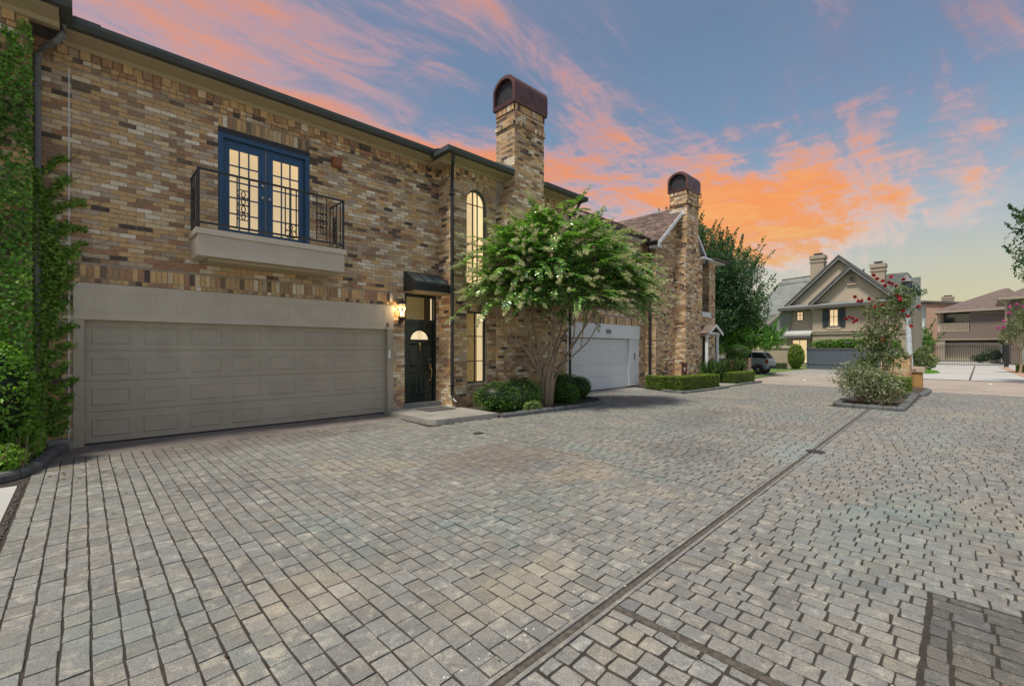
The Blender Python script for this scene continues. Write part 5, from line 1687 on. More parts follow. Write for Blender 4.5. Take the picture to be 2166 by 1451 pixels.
# ---- the crape myrtle: a vase of smooth stems, arching twigs with paired glossy leaves, pale seed heads
ct = thing('crape_myrtle', 'multi stemmed crape myrtle with glossy leaves and pale flower heads before the chimney', 'tree', (9.12, 8.15, 0))
mb = MB(); mb.smooth = True
ang = -24
ea, eb = Vector((math.cos(math.radians(ang)), math.sin(math.radians(ang)), 0)), Vector((-math.sin(math.radians(ang)), math.cos(math.radians(ang)), 0))
cc0 = Vector((9.36, 7.76, 0))
base = Vector((9.12, 8.15, 0))
forks = []
random.seed(11)
for i in range(7):
    th = 2 * PI * i / 7 + random.uniform(-.2, .2)
    b0 = base + Vector((math.cos(th) * .10, math.sin(th) * .08, .0))
    u = -1 + 2 * (i + .5) / 7
    knee = b0 + ea * u * .12 + Vector((0, 0, .62 + .1 * random.random())) + eb * random.uniform(-.05, .05)
    f1 = base + ea * u * .62 + eb * random.uniform(-.22, .12) + Vector((0, 0, 1.35 + random.uniform(-.15, .25)))
    f2 = base + ea * u * 1.5 + eb * random.uniform(-.5, .12) + Vector((0, 0, 2.35 + random.uniform(-.15, .5)))
    pts = []
    ctrl = smooth_line([tuple(b0), tuple(knee), tuple(f1), tuple(f2)], 6) if False else None
    P_ = [b0, b0.lerp(knee, .5) + Vector((random.uniform(-.02, .02), 0, 0)), knee, knee.lerp(f1, .5) + Vector((random.uniform(-.04, .04), random.uniform(-.04, .04), 0)), f1, f1.lerp(f2, .5) + Vector((random.uniform(-.06, .06), 0, .05)), f2]
    mb.tube(P_, [.085, .070, .060, .050, .040, .030, .02], 8)
    forks += [f1, f2, f1.lerp(f2, .5)]
    if i % 2 == 0:
        f3 = f1 + ea * random.uniform(-.5, .5) + eb * random.uniform(-.5, 0) + Vector((0, 0, 1.0)); limb(mb, f1, f3, .028, .014, .08, 6); forks.append(f3)
# the low side limb to the right
s1 = limb(mb, base + Vector((.05, -.02, .75)), base + ea * 1.15 + eb * -.15 + Vector((0, 0, 1.75)), .030, .018, .05, 6)
forks.append(s1[-1])
limb(mb, s1[-1], s1[-1] + ea * .75 + eb * -.2 + Vector((0, 0, 1.15)), .018, .009, .06, 6)
limb(mb, s1[-2], s1[-2] + ea * .15 + eb * -.1 + Vector((0, 0, 1.3)), .014, .008, .06, 6)
mb.build('trunk', 'bark', ct)
tw = MB()
LP, LD, LN, LS = [], [], [], []
FP = []
NT_ = 820
for i in range(NT_):
    a, rr = random.uniform(0, 2 * PI), math.sqrt(random.random())
    x, y = math.cos(a) * rr, math.sin(a) * rr
    dome = math.sqrt(max(0, 1 - .8 * rr * rr))
    lay = random.random() ** .75
    lop = 1 + .13 * noise.noise(Vector((x * 2.2, y * 2.2, 6)))
    zt = (2.65 + (5.0 - 2.65) * dome * lay * lop) + (.25 if x < 0 else 0) * (1 - rr)
    st = cc0 + ea * x * 2.42 + eb * y * .98 + Vector((0, 0, zt))
    out = (ea * x + eb * y * .8); out = (out.normalized() if out.length > .01 else ea) + Vector((random.uniform(-.9, .9), random.uniform(-.9, .9), 0))
    out.normalize()
    Lt = random.uniform(.45, 1.05); rise = .14 * (1 - rr) + .20 * lay; droop = random.uniform(.10, .62) * (.55 + .6 * rr)
    pts = []
    for k in range(9):
        f = k / 8
        pts.append(st + out * Lt * f * (1 - .15 * f) + Vector((0, 0, Lt * (rise * f * 1.6 - droop * f * f))))
    if any(p.y > (8.86 if 8.3 < p.x < 10.1 else 9.32) for p in pts) or any(p.x > 11.4 and p.y > 9.7 for p in pts):
        sh_ = max(p.y for p in pts) - (8.84 if any(8.2 < p.x < 10.2 for p in pts) else 9.3)
        pts = [p - Vector((0, sh_, 0)) for p in pts]
        if sh_ > .5: continue
    if pts[-1].z < 1.95: continue
    tw.tube(pts, [.007, .0065, .006, .0055, .005, .0045, .004, .003, .002], 4, cap=False)
    if i % 3 == 0:
        nf = min(forks, key=lambda q: (q - pts[0]).length); limb(tw, nf, pts[0], .014, .006, .08, 4, 4)
    npair = int(Lt / .055)
    for k in range(npair):
        f = (k + .5) / npair; q = f * 8; i0 = min(7, int(q)); p = pts[i0].lerp(pts[i0 + 1], q - i0)
        d = (pts[i0 + 1] - pts[i0]).normalized(); sd = d.cross(Vector((0, 0, 1))).normalized(); up = sd.cross(d)
        for s_ in (-1, 1):
            ld = sd * s_ + d * .45 + up * random.uniform(-.35, .15); ld.normalize()
            sz = .150 * (1 - .35 * f) * random.uniform(.75, 1.2)
            LP.append(tuple(p + ld * sz * .5)); LD.append(tuple(ld)); LN.append(tuple(up + Vector((random.uniform(-.35, .35), random.uniform(-.35, .35), 0)))); LS.append(sz)
    if random.random() < .42 + .25 * (rr > .7):
        FP.append((pts[-1], (pts[-1] - pts[-2]).normalized()))
# inner shade leaves
for i in range(6500):
    a, rr = random.uniform(0, 2 * PI), random.random() ** .5 * .85
    p = cc0 + ea * math.cos(a) * rr * 2.35 + eb * math.sin(a) * rr * .95 + Vector((0, 0, 2.6 + random.random() * 1.7 * math.sqrt(max(0, 1 - rr * rr)) + .1))
    if p.y > 8.8: continue
    LP.append(tuple(p)); LD.append(tuple(rnd_dirs(1)[0])); LN.append((random.uniform(-.6, .6), random.uniform(-.6, .6), 1)); LS.append(.115 * random.uniform(.7, 1.2))
tw.build('twigs', 'bark', ct, kind='stuff')
k = len(LP)
leaf_mesh('crown', LP, LS, LD, LN, pal(k, [(.085, .21, .035), (.055, .155, .03), (.14, .29, .05), (.03, .09, .02), (.20, .35, .08)], .25), 'leaf_gloss', ct, .52, fold=.10, kind='stuff')
BP, BS = [], []
for p, d in FP:
    for j in range(90):
        f = random.random(); q = p + d * f * .26 + Vector((0, 0, .06 * f)) + Vector(rnd_dirs(1)[0]) * .075 * (1 - .55 * f) * random.random() ** .4
        BP.append(tuple(q)); BS.append(random.uniform(.018, .038))
k = len(BP)
leaf_mesh('flower_heads', BP, BS, rnd_dirs(k), rnd_dirs(k), pal(k, [(.46, .44, .28), (.62, .60, .48), (.34, .36, .18), (.24, .30, .10), (.52, .45, .30)], .25), 'blossom', ct, .9, kind='stuff')

# ---- island planting
random.seed(5)
rb = thing('rose_bush', 'tall leggy rose bush with red blooms on the island', 'rose bush', (18.1, 2.12, 0))
mb = MB()
for i in range(14):
    a = random.uniform(0, 2 * PI)
    limb(mb, (18.1 + math.cos(a) * .15, 2.15 + math.sin(a) * .15, .1), (18.0 + random.uniform(-.5, .5), 2.15 + random.uniform(-.6, .6), random.uniform(2.3, 3.3)), .018, .006, .08, 5)
mb.build('stem', 'bark', rb)
rbl = [(18.0, 2.25, 1.75, .75, .60, .75), (18.0, 2.05, 2.6, .6, .55, .65), (18.1, 1.72, 3.1, .42, .38, .40), (18.0, 2.55, 1.15, .5, .36, .35), (18.0, 1.85, 1.3, .5, .35, .4)]
foliage('leaves', rbl, 7000, .085, G_OLIVE + [(.06, .12, .03)], 'leaf', rb, .8, 2, .45, 2.2, kind='stuff', keep=lambda p: noise.noise(Vector(p) * 3.1) > -.10)
for (px, py) in [(1808, 628), (1815, 637), (1848, 582), (1855, 590), (1867, 594), (1872, 604), (1880, 598), (1887, 601), (1895, 605), (1884, 585), (1911, 591), (1838, 632), (1842, 636), (1822, 636), (1850, 650), (1901, 628), (1905, 634), (1897, 622), (1868, 645), (1910, 657), (1942, 648), (1927, 690), (1920, 668), (1893, 695), (1866, 718), (1790, 674), (1797, 671), (1804, 673), (1811, 677), (1806, 681)]:
    # blooms set at their real spots on the bush, about 18 m away
    u, v_ = (px - 1083) / 950, (738 - py) / 950; xx = 17.75 + random.uniform(-.2, .3); d = xx / (F3[0] + u * R3[0])
    c_ = Vector((xx, d * (F3[1] + u * R3[1]), 1.58 + v_ * d))
    k = 26; pp = np.array(c_) + rnd_dirs(k) * .05 * rng.random((k, 1)) ** .4
    leaf_mesh('bloom', pp, np.full(k, .055), rnd_dirs(k), rnd_dirs(k), pal(k, [(.38, .015, .03), (.48, .03, .05), (.26, .01, .02)] if py < 690 else [(.5, .08, .03), (.4, .05, .03)], .2), 'blossom', rb, .9)
    if random.random() < .4:
        mb = MB(); mb.tube([(18.0, 2.1, 2.3), tuple(Vector((18, 2.1, 2.3)).lerp(c_, .6) + Vector((0, 0, .12))), tuple(c_)], [.008, .006, .004], 4); mb.build('stem', 'bark', rb)
gb = [(16.0, 2.15, .62, .72, .62, .55), (15.85, 2.45, .75, .5, .45, .42), (16.1, 1.8, .5, .5, .4, .42)]
gbo = bush('shaggy_bush', gb, 7500, 'shaggy grey green bush spreading over the near end of the island', [(.16, .185, .12), (.11, .135, .075), (.25, .27, .20), (.08, .11, .05)], .065, shell=.95, amp=.95, cs=None, s=3.4)
mb = MB()
for i in range(34):
    a = random.uniform(0, 2 * PI); limb(mb, (16.0 + math.cos(a) * .18, 2.12 + math.sin(a) * .2, .05), (16 + math.cos(a) * .75, 2.15 + math.sin(a) * .7, random.uniform(.35, 1.1)), .012, .004, .12, 4)
mb.build('core_or_branches', 'bark', gbo)
hedge('clipped_hedge', 19.9, 22.1, 1.75, 2.55, .55, 'rounded lime hedge on the island in front of the brick pier', G_LIME, 3200, .045)
# brick pier
pr = thing('brick_pier', 'square brick pier on the island behind the rose bush', 'pier', (23.3, 2.3, 0))
walls = []
for o_, d_, n_, L_ in (((23.0, 2.75, 0), (0, -1, 0), (-1, 0, 0), .85), ((23.0, 1.90, 0), (1, 0, 0), (0, -1, 0), .7), ((23.0, 2.75, 0), (1, 0, 0), (0, 1, 0), .7), ((23.7, 1.9, 0), (0, 1, 0), (1, 0, 0), .85)):
    wl = Wall(o_, d_, n_, 40); wl.sheet(0, L_, 0, 1.30); wl.courses(0, L_, .02, 1.27)
    wl.bricks = [(b[0], b[1], b[2], b[3], random.choice((1, 7, 0, 1, 4)), b[5]) for b in wl.bricks]; walls.append(wl)
finish_walls(walls, pr, limit=60)
mb = MB(); mb.box(22.96, 23.74, 1.86, 2.79, 1.30, 1.37); mb.build('coping', 'mortar', pr)
# tan pedestal box
pb = thing('pedestal_box', 'tan panelled pedestal box with a sloping cap at the island end', 'pedestal box', (24.3, 1.85, 0))
mb = MB(); mb.box(24.15, 24.6, 1.62, 2.08, 0, .66); mb.build('cabinet', 'tan_panel', pb)
mb = MB(); mb.box(24.08, 24.67, 1.55, 2.15, .66, .80); mb.box(24.12, 24.63, 1.59, 2.11, .80, .86); mb.build('cap', 'stucco_pale', pb)
for y in (1.64,):
    mb = MB(); mb.box(24.135, 24.15, 1.67, 2.03, .08, .58); mb.build('panel', 'tan_panel', pb)
mb = MB(); mb.box(24.072, 24.08, 1.80, 1.88, .71, .75); mb.build('keyhole_plate', 'black_metal', pb)
# lamp post
lpz = thing('lamp_post', 'weathered white lamp post leaning out of the rose bush', 'lamp post', (24.9, 2.05, 0))
mb = MB(); mb.tube([(24.9, 2.03, 0), (24.9, 2.06, 1.2), (24.9, 2.12, 3.0), (24.9, 2.15, 3.7)], [.13, .105, .085, .075], 12); mb.build('post', 'pole_white', lpz)
mb = MB(); mb.lathe([(.09, 3.68), (.12, 3.75), (.09, 3.85)], 24.9, 2.15, 10); mb.lathe([(.15, 4.35), (.24, 4.38), (.12, 4.55), (.03, 4.68), (.03, 4.74)], 24.9, 2.15, 8); mb.build('lantern_cap', 'pipe_grey', lpz)
mb = MB(); mb.lathe([(.11, 3.86), (.18, 4.34)], 24.9, 2.15, 8); mb.build('lantern_glass', 'glass_blue', lpz)
mb = MB()
for k in range(8):
    th = 2 * PI * k / 8; mb.tube([(24.9 + .11 * math.cos(th), 2.15 + .11 * math.sin(th), 3.85), (24.9 + .185 * math.cos(th), 2.15 + .185 * math.sin(th), 4.36)], .008, 4)
mb.build('lantern_frame', 'pipe_grey', lpz)
vine = foliage('climber_leaves', [(24.9, 2.1, 3.3, .25, .22, .75), (24.9, 1.95, 4.0, .2, .3, .3), (24.9, 1.75, 3.9, .15, .25, .2)], 650, .085, [(.03, .07, .05), (.05, .10, .06)], 'leaf', None, .8, 3, .5, 3)
tag(vine, 'dark climber leaves around the top of the white lamp post', 'climbing plant', kind='thing')


# ================================================================== ACROSS THE STREET
def wallbox(mb, x0, x1, y0, y1, z0, z1, col=None): return mb.box(x0, x1, y0, y1, z0, z1, col)


def face_x(name, parent, m, X, y0, y1, z0, z1, th=.1):
    """a board on a facade that faces -x"""
    mb = MB(); mb.box(X - th, X, min(y0, y1), max(y0, y1), z0, z1); return mb.build(name, m, parent)


def gable_front(X0, X1, yl, yr, zl, zr, ya, za, m, name, parent, drop=0.):
    mb = MB(); mb.add([(X0, yl, zl), (X0, yr, zr), (X0, ya, za), (X1, yl, zl), (X1, yr, zr), (X1, ya, za)], ((0, 1, 2), (3, 5, 4), (0, 2, 5, 3), (1, 4, 5, 2)))
    return mb.build(name, m, parent)


def rake(name, parent, m, X, pts, w_, th=.22, dep=.5, roof=None):
    """sloping board along pts (y, z) at depth X with the roof edge it carries"""
    mb = MB()
    for (ya, za), (yb, zb) in zip(pts, pts[1:]):
        mb.add([(X, ya, za - w_), (X, yb, zb - w_), (X, yb, zb), (X, ya, za), (X + th, ya, za - w_), (X + th, yb, zb - w_), (X + th, yb, zb), (X + th, ya, za)],
               ((0, 1, 2, 3), (7, 6, 5, 4), (0, 4, 5, 1), (3, 2, 6, 7)))
    return mb.build(name, m, parent)


HX = 46.0
H = thing('stucco_house', 'beige stucco house with twin steep gables across the street', 'house', (HX, 9, 0))
mb = MB(); mb.box(HX, HX + 12, 10.1, 12.05, 0, 4.95); mb.build('wall', 'stucco', H)
mb = MB(); mb.box(HX - .35, HX + 12, 3.9, 10.08, 0, 5.05); mb.build('wall', 'stucco', H)
mb = MB(); mb.box(HX, HX + 12, 12.06, 13.9, 0, 3.0); mb.build('wall', 'stucco', H)
# gables
gable_front(HX + .35, HX + 12, 12.2, 4.4, 5.3, 5.5, 8.28, 9.2, 'stucco_pale', 'gable', H)
gable_front(HX - .15, HX + 9, 10.1, 4.6, 5.5, 5.6, 7.38, 8.25, 'stucco_pale', 'gable', H)
for nm, X, pts in (('gable_roof', HX - .1, [(12.35, 5.45), (8.28, 9.50), (4.2, 5.45)]), ('gable_roof', HX - .75, [(10.3, 5.50), (7.38, 8.50), (4.4, 5.55)])):
    mb = MB()
    for (ya, za), (yb, zb) in zip(pts, pts[1:]):
        mb.add([(X, ya, za), (X, yb, zb), (HX + 12, yb, zb), (HX + 12, ya, za), (X, ya, za - .1), (X, yb, zb - .1), (HX + 12, yb, zb - .1), (HX + 12, ya, za - .1)], ((0, 1, 2, 3), (4, 5, 6, 7)))
    mb.build(nm, 'slate_roof', H)
    rake('barge_board', H, 'trim_dark', X - .04, pts, .16, .1)
    rake('barge_board', H, 'grey_board', X + .02, [(p[0], p[1] - .17) for p in pts], .20, .12)
    rake('barge_board', H, 'trim_dark', X + .12, [(p[0], p[1] - .37) for p in pts], .12, .1)
# skirt roof under the gables
mb = MB()
mb.add([(HX - .95, 12.55, 5.18), (HX - .95, 4.0, 5.34), (HX + .4, 4.3, 5.80), (HX + .4, 12.1, 5.55)], ((0, 1, 2, 3),)); mb.add([(HX - .95, 12.55, 5.18), (HX + .4, 12.1, 5.55), (HX + 3, 12.55, 5.18)], ((0, 1, 2),))
mb.build('skirt_roof', 'slate_roof', H)
mb = MB(); mb.add([(HX - 1, 12.6, 4.95), (HX - 1, 3.95, 5.10), (HX - 1, 3.95, 5.34), (HX - 1, 12.6, 5.19), (HX + .2, 12.6, 4.95), (HX + .2, 3.95, 5.1), (HX + .2, 3.95, 5.34), (HX + .2, 12.6, 5.19)], ((0, 1, 2, 3), (0, 4, 5, 1), (0, 3, 7, 4)))
mb.build('fascia', 'trim_dark', H)
# big roof falling away to the left
mb = MB()
mb.add([(HX + 4, 13.6, 8.35), (HX + 4, 8.6, 8.60), (HX - .2, 11.6, 5.1), (HX - .2, 15.6, 4.2)], ((0, 1, 2, 3),))
mb.add([(HX + 4, 13.6, 8.35), (HX - .2, 15.6, 4.2), (HX - .8, 16.2, 1.9), (HX + 9, 17.2, 1.9)], ((0, 1, 2, 3),))
mb.add([(HX - .2, 15.6, 4.2), (HX - .2, 11.6, 5.1), (HX - .25, 12.06, 2.6), (HX - .8, 16.2, 1.9)], ((0, 1, 2, 3),))
mb.build('main_roof', 'slate_roof', H)
mb = MB(); mb.tube([(HX + 3.98, 13.6, 8.38), (HX + 3.98, 8.6, 8.63)], .05, 5); mb.build('ridge_cap', 'trim_dark', H)
mb = MB(); mb.tube([(HX - .3, 12.35, 4.95), (HX - .45, 14.2, 3.35)], .06, 5); mb.build('valley', 'stucco_pale', H)
mb = MB(); mb.box(HX + 3.2, HX + 12, 4.2, 13.6, 5, 7.9); mb.build('attic', 'slate_roof', H)
mb = MB(); mb.add([(HX + 2, 5.5, 7.15), (HX + 2, 3.3, 7.3), (HX + 2, 3.3, 4.9), (HX + 2, 5.5, 4.9)], ((0, 1, 2, 3),)); mb.build('right_roof', 'slate_roof', H)


def stack(parent, x0, y0, y1, z0, z1, wy=1.0):
    mb = MB(); mb.box(x0, x0 + wy, y0, y1, z0, z1 - .3)
    c_ = mb.build('chimney', 'stucco', parent)
    mb = MB(); mb.box(x0 - .06, x0 + wy + .06, y0 - .06, y1 + .06, z1 - .62, z1 - .5); mb.build('chimney_band', 'stucco', c_)
    mb = MB(); mb.box(x0 - .08, x0 + wy + .08, y0 - .08, y1 + .08, z1 - .30, z1); mb.build('chimney_cap', 'stucco', c_)
    mb = MB(); mb.box(x0 + .25, x0 + wy - .25, y0 + .25, y1 - .25, z1, z1 + .12); mb.box(x0 + .18, x0 + wy - .18, y0 + .18, y1 - .18, z1 + .14, z1 + .22)
    for dx in (.28, wy - .34):
        mb.box(x0 + dx, x0 + dx + .06, y0 + .3, y1 - .3, z1 + .1, z1 + .15)
    mb.build('flue_cap', 'trim_dark', c_)


stack(H, HX + 1.0, 9.55, 10.55, 5, 9.85); stack(H, HX + 1.4, 5.45, 6.35, 5, 8.60, .9)
mb = MB(); mb.tube([(HX + 2, 6.9, 7.5), (HX + 2, 6.9, 8.25)], .05, 6); mb.tube([(HX + 2, 6.9, 8.25), (HX + 2, 6.9, 8.35)], .08, 6); mb.build('vent_pipe', 'trim_dark', H)


def lit_window(parent, X, y0, y1, z0, z1, fr='trim_dark', surround=True, nx=2, nz=2):
    mb = MB()
    t_ = .07
    mb.box(X - .06, X, y0, y0 + t_, z0, z1); mb.box(X - .06, X, y1 - t_, y1, z0, z1); mb.box(X - .06, X, y0 + t_, y1 - t_, z0, z0 + t_); mb.box(X - .06, X, y0 + t_, y1 - t_, z1 - t_, z1)
    for i in range(1, nx): y = y0 + (y1 - y0) * i / nx; mb.box(X - .05, X - .01, y - .02, y + .02, z0 + t_, z1 - t_)
    for j in range(1, nz): z = z0 + (z1 - z0) * (.5 if nz == 2 else j / nz) + .1; mb.box(X - .048, X - .012, y0 + t_, y1 - t_, z - .02, z + .02)
    f_ = mb.build('window', fr, parent)
    mb = MB(); mb.quad((X - .02, y0 + t_, z0 + t_), (X - .02, y1 - t_, z0 + t_), (X - .02, y1 - t_, z1 - t_), (X - .02, y0 + t_, z1 - t_)); mb.build('pane', 'lit_shade', f_)
    if surround:
        mb = MB(); e = .18
        mb.box(X - .03, X + .0, y0 - e, y0, z0 - e, z1 + e); mb.box(X - .03, X, y1, y1 + e, z0 - e, z1 + e); mb.box(X - .03, X, y0, y1, z1, z1 + e); mb.box(X - .03, X, y0, y1, z0 - e, z0); mb.build('surround', 'stucco', f_)
    return f_


lit_window(H, HX - .003, 10.82, 11.36, 4.05, 4.88)
wf = lit_window(H, HX - .353, 8.22, 8.88, 3.45, 4.92, surround=False)
for y0, y1 in ((8.92, 9.34), (7.76, 8.18)):
    mb = MB(); mb.box(HX - .42, HX - .355, y0, y1, 3.42, 4.95)
    s_ = mb.build('shutter', 'shutter', H)
    for j in range(14): pass
    mb = MB()
    for j in range(12): mb.box(HX - .435, HX - .42, y0 + .06, y1 - .06, 3.50 + j * .115, 3.57 + j * .115)
    mb.build('louvres', 'shutter', s_, kind='stuff')
face_x('window_sill', H, 'stucco_pale', HX - .353, 8.05, 9.05, 3.20, 3.40, .12)
face_x('belt_course', H, 'stucco_pale', HX - .353, 4, 10.09, 3.02, 3.14, .16); face_x('belt_course', H, 'stucco_pale', HX - .353, 4, 10.09, 2.84, 2.93, .12)
mb = MB(); mb.add([(HX - .9, 12.1, 2.88), (HX - .9, 10.1, 2.88), (HX, 10.1, 3.22), (HX, 12.1, 3.22), (HX - .9, 12.1, 2.70), (HX - .9, 10.1, 2.70)], ((0, 1, 2, 3), (0, 4, 5, 1))); mb.build('canopy_roof', 'pale_concrete', H)
face_x('canopy_fascia', H, 'trim_dark', HX - .9, 10.1, 12.1, 2.52, 2.72, .05)
fdw = lit_window(H, HX - .003, 10.5, 11.72, .3, 2.42, nx=2, nz=1)
vf = MB(); vf.box(HX - .25, HX - .18, 7.16, 7.54, 7.05, 7.52); vent = vf.build('gable_vent', 'stucco', H)
mb = MB(); mb.box(HX - .27, HX - .25, 7.22, 7.48, 7.10, 7.46); mb.build('vent_louvre', 'trim_dark', vent)
mb = MB(); mb.box(HX - .30, HX - .15, 7.00, 7.70, 7.60, 7.68); mb.box(HX - .30, HX - .15, 7.04, 7.66, 6.86, 6.96); mb.build('vent_trim', 'stucco_pale', vent)
mb = MB(); mb.box(HX - .5, HX - .38, 9.95, 10.15, 4.88, 4.98); mb.build('camera_bracket', 'white_paint', H)

# blue grey sliding gate with its pickets above, stucco wall beside
gt = thing('sliding_gate', 'blue grey ribbed sliding gate across the street', 'gate', (40, 7.5, 0))
mb = MB(); mb.box(40.0, 40.06, 3.6, 9.22, .12, 1.55); mb.build('sheet', 'gate_blue', gt)
rib = MB().box(-.06, 0, -.035, .035, .16, 1.52).mesh('rib', 'gate_blue')
for i in range(36): link('rib', rib, gt, (40.0, 9.12 - i * .15, 0))
for z, nm in ((1.55, 'rail'), (.46, 'rail'), (.08, 'rail')):
    mb = MB(); mb.box(39.93, 40.08, 3.6, 9.24, z, z + .09); mb.build(nm, 'trim_dark' if z > 1 else 'gate_blue', gt)
pk = MB().box(-.012, .012, -.012, .012, 1.6, 2.05).mesh('picket', 'black_metal')
for i in range(30): link('picket', pk, gt, (41.6, 8.35 - i * .13, .1 * math.sin(i / 9)))
sw = thing('stucco_wall', 'low curved beige stucco wall beside the blue gate', 'wall', (40, 11, 0))
mb = MB(); mb.prism([(11.7, 0), (9.9, 0), (9.9, 1.62), (11.62, 1.62)], lambda p, x: (x, p[0], p[1]), 40.2, 40.5); mb.build('panel', 'stucco', sw)
mb = MB(); mb.box(40.12, 40.58, 9.85, 11.68, 1.62, 1.74); mb.build('coping', 'stucco_pale', sw)
mb = MB(); mb.box(40.16, 40.54, 9.88, 11.5, 1.74, 1.82); mb.build('cap', 'stucco_pale', sw)
bush('topiary_bush', [(39.3, 9.75, 1.0, .62, .56, .95)], 5500, 'egg shaped lime topiary bush at the left end of the blue gate', G_LIME, .085, cs=.85, amp=.1)
hedge('clipped_hedge', 38.6, 39.2, 10.3, 12.2, .5, 'dark low hedge in front of the beige stucco wall', G_OLIVE, 2600, .06)
bush('vine_hedge', [(41.5, 8.2, 1.9, .5, 1.0, .42), (41.5, 6.9, 1.95, .5, 1.0, .42), (41.5, 5.6, 1.9, .5, 1.0, .45), (41.6, 4.6, 1.8, .5, .8, .5)], 8000, 'bright green vine hedge rising behind the blue gate', G_BRIGHT, .10, cs=.8, amp=.35, s=3, cat='hedge')

# ---- brown house at the end of the driveway
RXX = 80.0
Rh = thing('brown_house', 'brown stucco house with balcony over a double garage at the end of the driveway', 'house', (RXX, 1, 0))
mb = MB(); mb.box(RXX, RXX + 14, -4, .95, 2.9, 6.55); mb.build('upper_wall', 'stucco_brown', Rh)
mb = MB(); mb.box(RXX + 1.6, RXX + 14, .95, 3.9, 3.6, 6.4); mb.build('balcony_wall', 'soffit', Rh)
mb = MB(); mb.box(RXX, RXX + 14, .95, 3.95, 2.9, 3.75); mb.build('balcony_apron', 'stucco_brown', Rh)
mb = MB(); mb.box(RXX - .12, RXX, -3.5, 3.95, 2.72, 2.86); mb.build('ledge', 'stucco_pale', Rh)
mb = MB(); mb.box(RXX + 1.2, RXX + 14, -4, 3.9, 0, 2.9); mb.build('lower_wall', 'stucco_brown', Rh)
mb = MB(); mb.box(RXX, RXX + 1.2, 3.2, 3.9, 0, 2.7); mb.build('pier', 'stucco', Rh)
mb = MB(); mb.box(RXX + 1.1, RXX + 1.2, -1.62, 3.2, .02, 2.16)
gdo = mb.build('garage_door', 'stucco_pale', Rh)
for y in (-1.78, 3.2): mb = MB(); mb.box(RXX + .9, RXX + 1.1, y, y + .16, 0, 2.3); mb.build('door_trim', 'white_paint', gdo)
mb = MB(); mb.box(RXX + .9, RXX + 1.1, -1.78, 3.36, 2.16, 2.32); mb.build('door_trim', 'white_paint', gdo)
mb = MB(); mb.quad((RXX + 1.5, 1.0, 5.0), (RXX + 1.5, 3.4, 5.0), (RXX + 1.5, 3.4, 6.35), (RXX + 1.5, 1.0, 6.35)); mb.build('balcony_glass', 'glass_dark', Rh)
mb = MB(); mb.quad((RXX + 1.52, .95, 3.7), (RXX + 1.52, 3.7, 3.7), (RXX + 1.52, 3.7, 6.4), (RXX + 1.52, .95, 6.4)); mb.build('balcony_frame', 'soffit', Rh)
mb = MB(); mb.box(RXX, RXX + .25, 3.62, 3.9, 3.75, 6.4); mb.build('post', 'stucco_pale', Rh)
mb = MB(); mb.box(RXX - .02, RXX + .08, 1.0, 3.6, 4.72, 4.84); mb.box(RXX - .02, RXX + .08, 1.0, 3.6, 3.80, 3.90); mb.build('balcony_rail', 'stucco_pale', Rh)
bm_ = MB().box(-.04, .04, -.04, .04, 3.9, 4.72).mesh('baluster', 'stucco_pale')
for i in range(18): link('baluster', bm_, Rh, (RXX + .03, 1.08 + i * .145, 0))
mb = MB()
mb.add([(RXX - .7, 4.35, 6.38), (RXX - .7, -4.6, 6.55), (RXX + 5, -2.4, 9.3), (RXX + 5, -1.9, 9.25)], ((0, 1, 2, 3),)); mb.add([(RXX - .7, 4.35, 6.38), (RXX + 5, -1.9, 9.25), (RXX + 14, 4.35, 6.38)], ((0, 1, 2),))
mb.add([(RXX + 5, -1.9, 9.25), (RXX + 5, -2.4, 9.3), (RXX + 14, -4.6, 6.5), (RXX + 14, 4.35, 6.4)], ((0, 1, 2, 3),))
mb.build('roof', 'brown_roof', Rh)
mb = MB(); mb.add([(RXX - .74, 4.4, 6.15), (RXX - .74, -4.6, 6.32), (RXX - .74, -4.6, 6.56), (RXX - .74, 4.4, 6.40), (RXX + .1, 4.4, 6.15), (RXX + .1, -4.6, 6.32)], ((0, 1, 2, 3), (0, 4, 5, 1))); mb.build('gutter', 'stucco', Rh)
face_x('moulding', Rh, 'stucco', RXX, -4, .94, 5.95, 6.12, .06)
# nearer wing on the right with its downpipe
Rw = thing('brown_house_wing', 'dark brown house wing with pale eaves at the right edge', 'house', (66, -4, 0))
mb = MB(); mb.box(66, 76, -9, -2.05, 0, 6.55); mb.build('wall', 'stucco_brown', Rw)
mb = MB(); mb.add([(65.2, -1.2, 6.62), (65.2, -9, 6.62), (70.6, -9, 8.6), (70.6, -4.5, 8.6)], ((0, 1, 2, 3),)); mb.add([(65.2, -1.2, 6.62), (70.6, -4.5, 8.6), (76, -1.2, 6.62)], ((0, 1, 2),)); mb.build('roof', 'brown_roof', Rw)
mb = MB(); mb.box(65.1, 76, -9, -1.15, 6.42, 6.62); mb.build('fascia', 'stucco', Rw)
dp2 = MB(); dp2.tube([(65.2, -1.3, 6.4), (65.9, -1.7, 6.1), (65.9, -1.75, .2)], .09, 6); dp2.build('downpipe', 'stucco_pale', Rw)
fe = thing('board_fence', 'weathered grey board fence behind the black gate post', 'fence', (57.5, -2.6, 0))
for i in range(26):
    mb = MB(); y = -2.35 - i * .15; mb.box(57.5, 57.54, y - .14, y, 0, 2.1 + random.uniform(-.02, .02)); mb.build('board', 'grey_board', fe)
